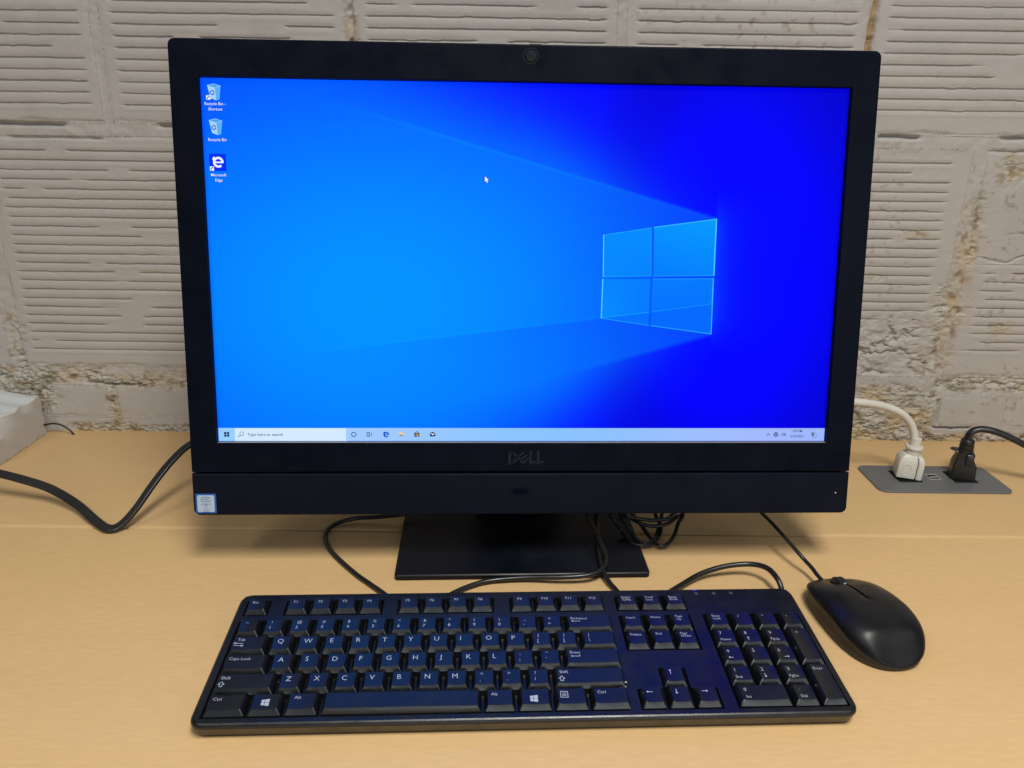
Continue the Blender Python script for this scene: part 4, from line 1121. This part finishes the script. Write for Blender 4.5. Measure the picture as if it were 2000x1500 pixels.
# ------------------------------------------------------------------ white block at the left
mb = MB(); N = 26; M_ = 12
cols_lit_top, cols_shaded_side = (0.56, 0.575, 0.58), (0.52, 0.495, 0.47)  # one white paint: top coloured brighter as lit from above, side duller as shaded
y0b, y1b, xr = .1600, .2555, -.5935
def top_z(y, x):
    t = (y - y0b) / (y1b - y0b)
    return .0480 + .0030 * t + .0008 * math.sin(y * 210) + .0007 * math.sin(y * 97 + 1)
def right_x(z, y):
    n = .0006 * math.sin(z * 300 + y * 180)
    chip = .010 * math.exp(-((y - .172) / .020) ** 2) * max(0, (z - .028) / .020) + .0045 * math.exp(-((y - .225) / .012) ** 2) * max(0, (z - .040) / .010)
    return xr + n - chip + .0012 * math.exp(-((z) / .004) ** 2) * 0
rings = []
for i in range(N + 1):
    y = y0b + (y1b - y0b) * i / N; zt = top_z(y, 0)
    ring = [(-.70, y, .0006)]
    zz = [.0006 + .0006 * math.sin(i * 1.9), .002] + [zt * f for f in (.2, .4, .6, .7, .8, .88, .95)] + [zt - .0008]
    ring += [(right_x(z, y), y, max(z, .0004)) for z in zz]
    ring += [(right_x(zt, y) - .0010, y, zt), (right_x(zt, y) - .012, y, zt + .0006 * math.sin(i * .9)), (-.66, y, zt + .010), (-.70, y, zt + .012)]
    rings.append(ring)
n = len(rings[0])
for i in range(N):
    for j in range(n):
        k = (j + 1) % n
        mb.add([rings[i][j], rings[i][k], rings[i + 1][k], rings[i + 1][j]], [(0, 1, 2, 3)], cols_shaded_side if j < 10 else cols_lit_top)
mb.add(rings[0], [tuple(range(n))], cols_shaded_side); mb.add(rings[-1], [tuple(range(n))[::-1]], cols_shaded_side)
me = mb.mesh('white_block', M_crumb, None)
bm = bmesh.new(); bm.from_mesh(me); bmesh.ops.remove_doubles(bm, verts=bm.verts, dist=1e-6); bmesh.ops.recalc_face_normals(bm, faces=bm.faces); bm.to_mesh(me); bm.free()
me.polygons.foreach_set('use_smooth', [True] * len(me.polygons)); me.set_sharp_from_angle(angle=math.radians(30))
o = link('white_block', me); tag(o, 'white painted block with a chipped top edge standing against the wall', 'block')

# ------------------------------------------------------------------ desk outlet
outlet = thing('desk_outlet', 'grey metal power outlet plate set flush in the desk near the wall', 'outlet', (.472, .153, 0))
mb = MB()
pl = lambda ins, z: ring_xy([(x - (y - .153) * .0, y) for x, y in rrect(.3975 + ins, .5470 - ins, .1195 + ins, .1868 - ins, .0095, 6)], z)
mb.loft([pl(0, .0002), pl(0, .0016), pl(.0006, .0022)])
link('plate', mb.mesh('plate', M_plate, 12), outlet)
for sx in (.4290, .4925):
    mb = MB(); mb.box(sx, sx + .0265, .1425, .1715, .0018, .0032, .0006)
    link('socket', mb.mesh('socket', M_dark, None), outlet)
mb = MB()
fr = lambda a, z: ring_xy(rrect(.4668 + a, .4800 - a, .1495 + a, .1630 - a, .0004, 2), z)
mb.loft([fr(0, .0018), fr(0, .0029), fr(.0010, .0029), fr(.0012, .0020)], False, False)
port = link('usb_port', mb.mesh('usb_port', M_slate, 30), outlet)
mb = MB(); mb.loft([fr(.0011, .00225), fr(.0012, .0024)])
link('slot', mb.mesh('slot', M_dark, None), port)
mb = MB(); mb.box(.4690, .4778, .1545, .1562, .0023, .0030)
link('contact_tongue', mb.mesh('contact_tongue', M_slate, None), port)
# white plug
wp = thing('white_plug', 'white three pin plug and thick white cord in the outlet plate', 'plug', (.4425, .156, .003))
MW = Matrix.Translation((.4430, .1565, .0048)) @ Matrix.Rotation(math.radians(-14), 4, 'Z') @ Matrix.Rotation(math.radians(3), 4, 'Y')
mb = MB()
def rr3(x0, x1, y0, y1, r, z): return ring_xy(rrect(x0, x1, y0, y1, r, 4), z)
mb.loft([rr3(-.0135, .0062, -.0105, .0105, .0018, .0000), rr3(-.0138, .0062, -.0108, .0108, .0018, .002), rr3(-.0134, .0060, -.0106, .0106, .0018, .019), rr3(-.0118, .0052, -.0098, .0098, .002, .0240), rr3(-.0090, .0042, -.0080, .0080, .002, .0268), rr3(-.0080, .0040, -.0072, .0072, .002, .0275)])
link('plug_body', mb.mesh('plug_body', M_white, 40), wp, MW)
mb = MB()
mb.loft([rr3(.0072, .0138, -.0100, .0105, .0022, -.0006), rr3(.0072, .0140, -.0102, .0108, .0022, .002), rr3(.0070, .0138, -.0100, .0106, .0018, .019), rr3(.0060, .0120, -.0090, .0098, .0018, .0240), rr3(.0045, .0082, -.0068, .0072, .0018, .0262)])
link('plug_rib', mb.mesh('plug_rib', M_white, 40), wp, MW)
mb = MB(); mb.loft([[(a[0] * 1.0 - .0042, -.0106 - dy, .0100 + a[1] * 1.35) for a in circle(0, 0, r, 20)] for r, dy in ((.0058, -.0004), (.0056, .0004), (.0048, .0004), (.0044, -.0002))], False, False)
link('thumb_grip', mb.mesh('thumb_grip', M_white, 40), wp, MW)
mb = MB()
cc = lambda r, z: ring_xy(circle(.0005, 0, r, 22), z)
mb.loft([cc(.0082, .0245), cc(.0078, .0330), cc(.0080, .0336), cc(.0094, .0340), cc(.0096, .0356), cc(.0090, .0368), cc(.0060, .0368), cc(.0058, .046)])
link('collar', mb.mesh('collar', M_white, 40), wp, MW)
mb = MB()
sweep(mb, [(.4446, .1570, .0440), (.4442, .1572, .0500), (.4420, .1578, .0575), (.4365, .158, .0680), (.4249, .157, .0790), (.4071, .155, .0872), (.3839, .150, .0935), (.3586, .145, .0972), (.3339, .140, .0990), (.29, .13, .098), (.23, .12, .11)], tube_profile(.0043, 14))
link('cord', mb.mesh('cord', M_white, 60), wp)
# black plug
bp_ = thing('black_plug', 'black angular plug with a curved black cord in the outlet plate', 'plug', (.505, .156, .003))
MBp = Matrix.Translation((.5060, .1570, .0034)) @ Matrix.Rotation(math.radians(-20), 4, 'Z')
mb = MB()
mb.loft([rr3(-.0125, .0125, -.0105, .0105, .0020, 0), rr3(-.0127, .0127, -.0107, .0107, .0020, .002), rr3(-.0122, .0122, -.0103, .0103, .0022, .016), rr3(-.0108, .0092, -.0098, .0095, .0025, .0215), rr3(-.0098, .0080, -.0090, .0085, .0025, .0245), rr3(-.0098, .0084, -.0092, .0085, .0025, .0300), rr3(-.0078, .0070, -.0075, .0070, .0025, .0312)])
link('plug_body', mb.mesh('plug_body', M_cord, 40), bp_, MBp)
mb = MB(); mb.loft([rr3(-.0010, .0072, -.0120, -.0080, .0012, .0185), rr3(-.0010, .0072, -.0124, -.0080, .0012, .0205), rr3(-.0010, .0070, -.0122, -.0080, .0012, .0300), rr3(-.0005, .0064, -.0112, -.0082, .0012, .0312)])
link('latch', mb.mesh('latch', M_cord, 40), bp_, MBp)
mb = MB(); mb.loft([rr3(-.0090, -.0060, -.0045, .0045, .0008, .0300), rr3(-.0165, -.0060, -.0025, .0025, .0008, .0322), rr3(-.0150, -.0055, -.0020, .0020, .0008, .0340)])
link('pull_tab', mb.mesh('pull_tab', M_cord, 40), bp_, MBp)
mb = MB(); cb = lambda r, z: ring_xy(circle(-.0008, 0, r, 20), z)
mb.loft([cb(.0080, .0300), cb(.0078, .0345), cb(.0066, .0350), cb(.0066, .0360), cb(.0076, .0364), cb(.0074, .0400), cb(.0064, .0404), cb(.0064, .0412), cb(.0072, .0416), cb(.0070, .0450), cb(.0058, .0465), cb(.0034, .047)])
link('collar', mb.mesh('collar', M_cord, 40), bp_, MBp)
mb = MB()
sweep(mb, [(.5040, .157, .0470), (.5042, .157, .0515), (.5058, .157, .0565), (.5100, .157, .0605), (.5187, .155, .0628), (.5321, .150, .0612), (.5507, .145, .0540), (.5761, .140, .0420), (.61, .13, .030), (.66, .11, .02)], [(a * 1.25, b) for a, b in tube_profile(.0036, 12)])
link('cord', mb.mesh('cord', M_cord, 60), bp_)
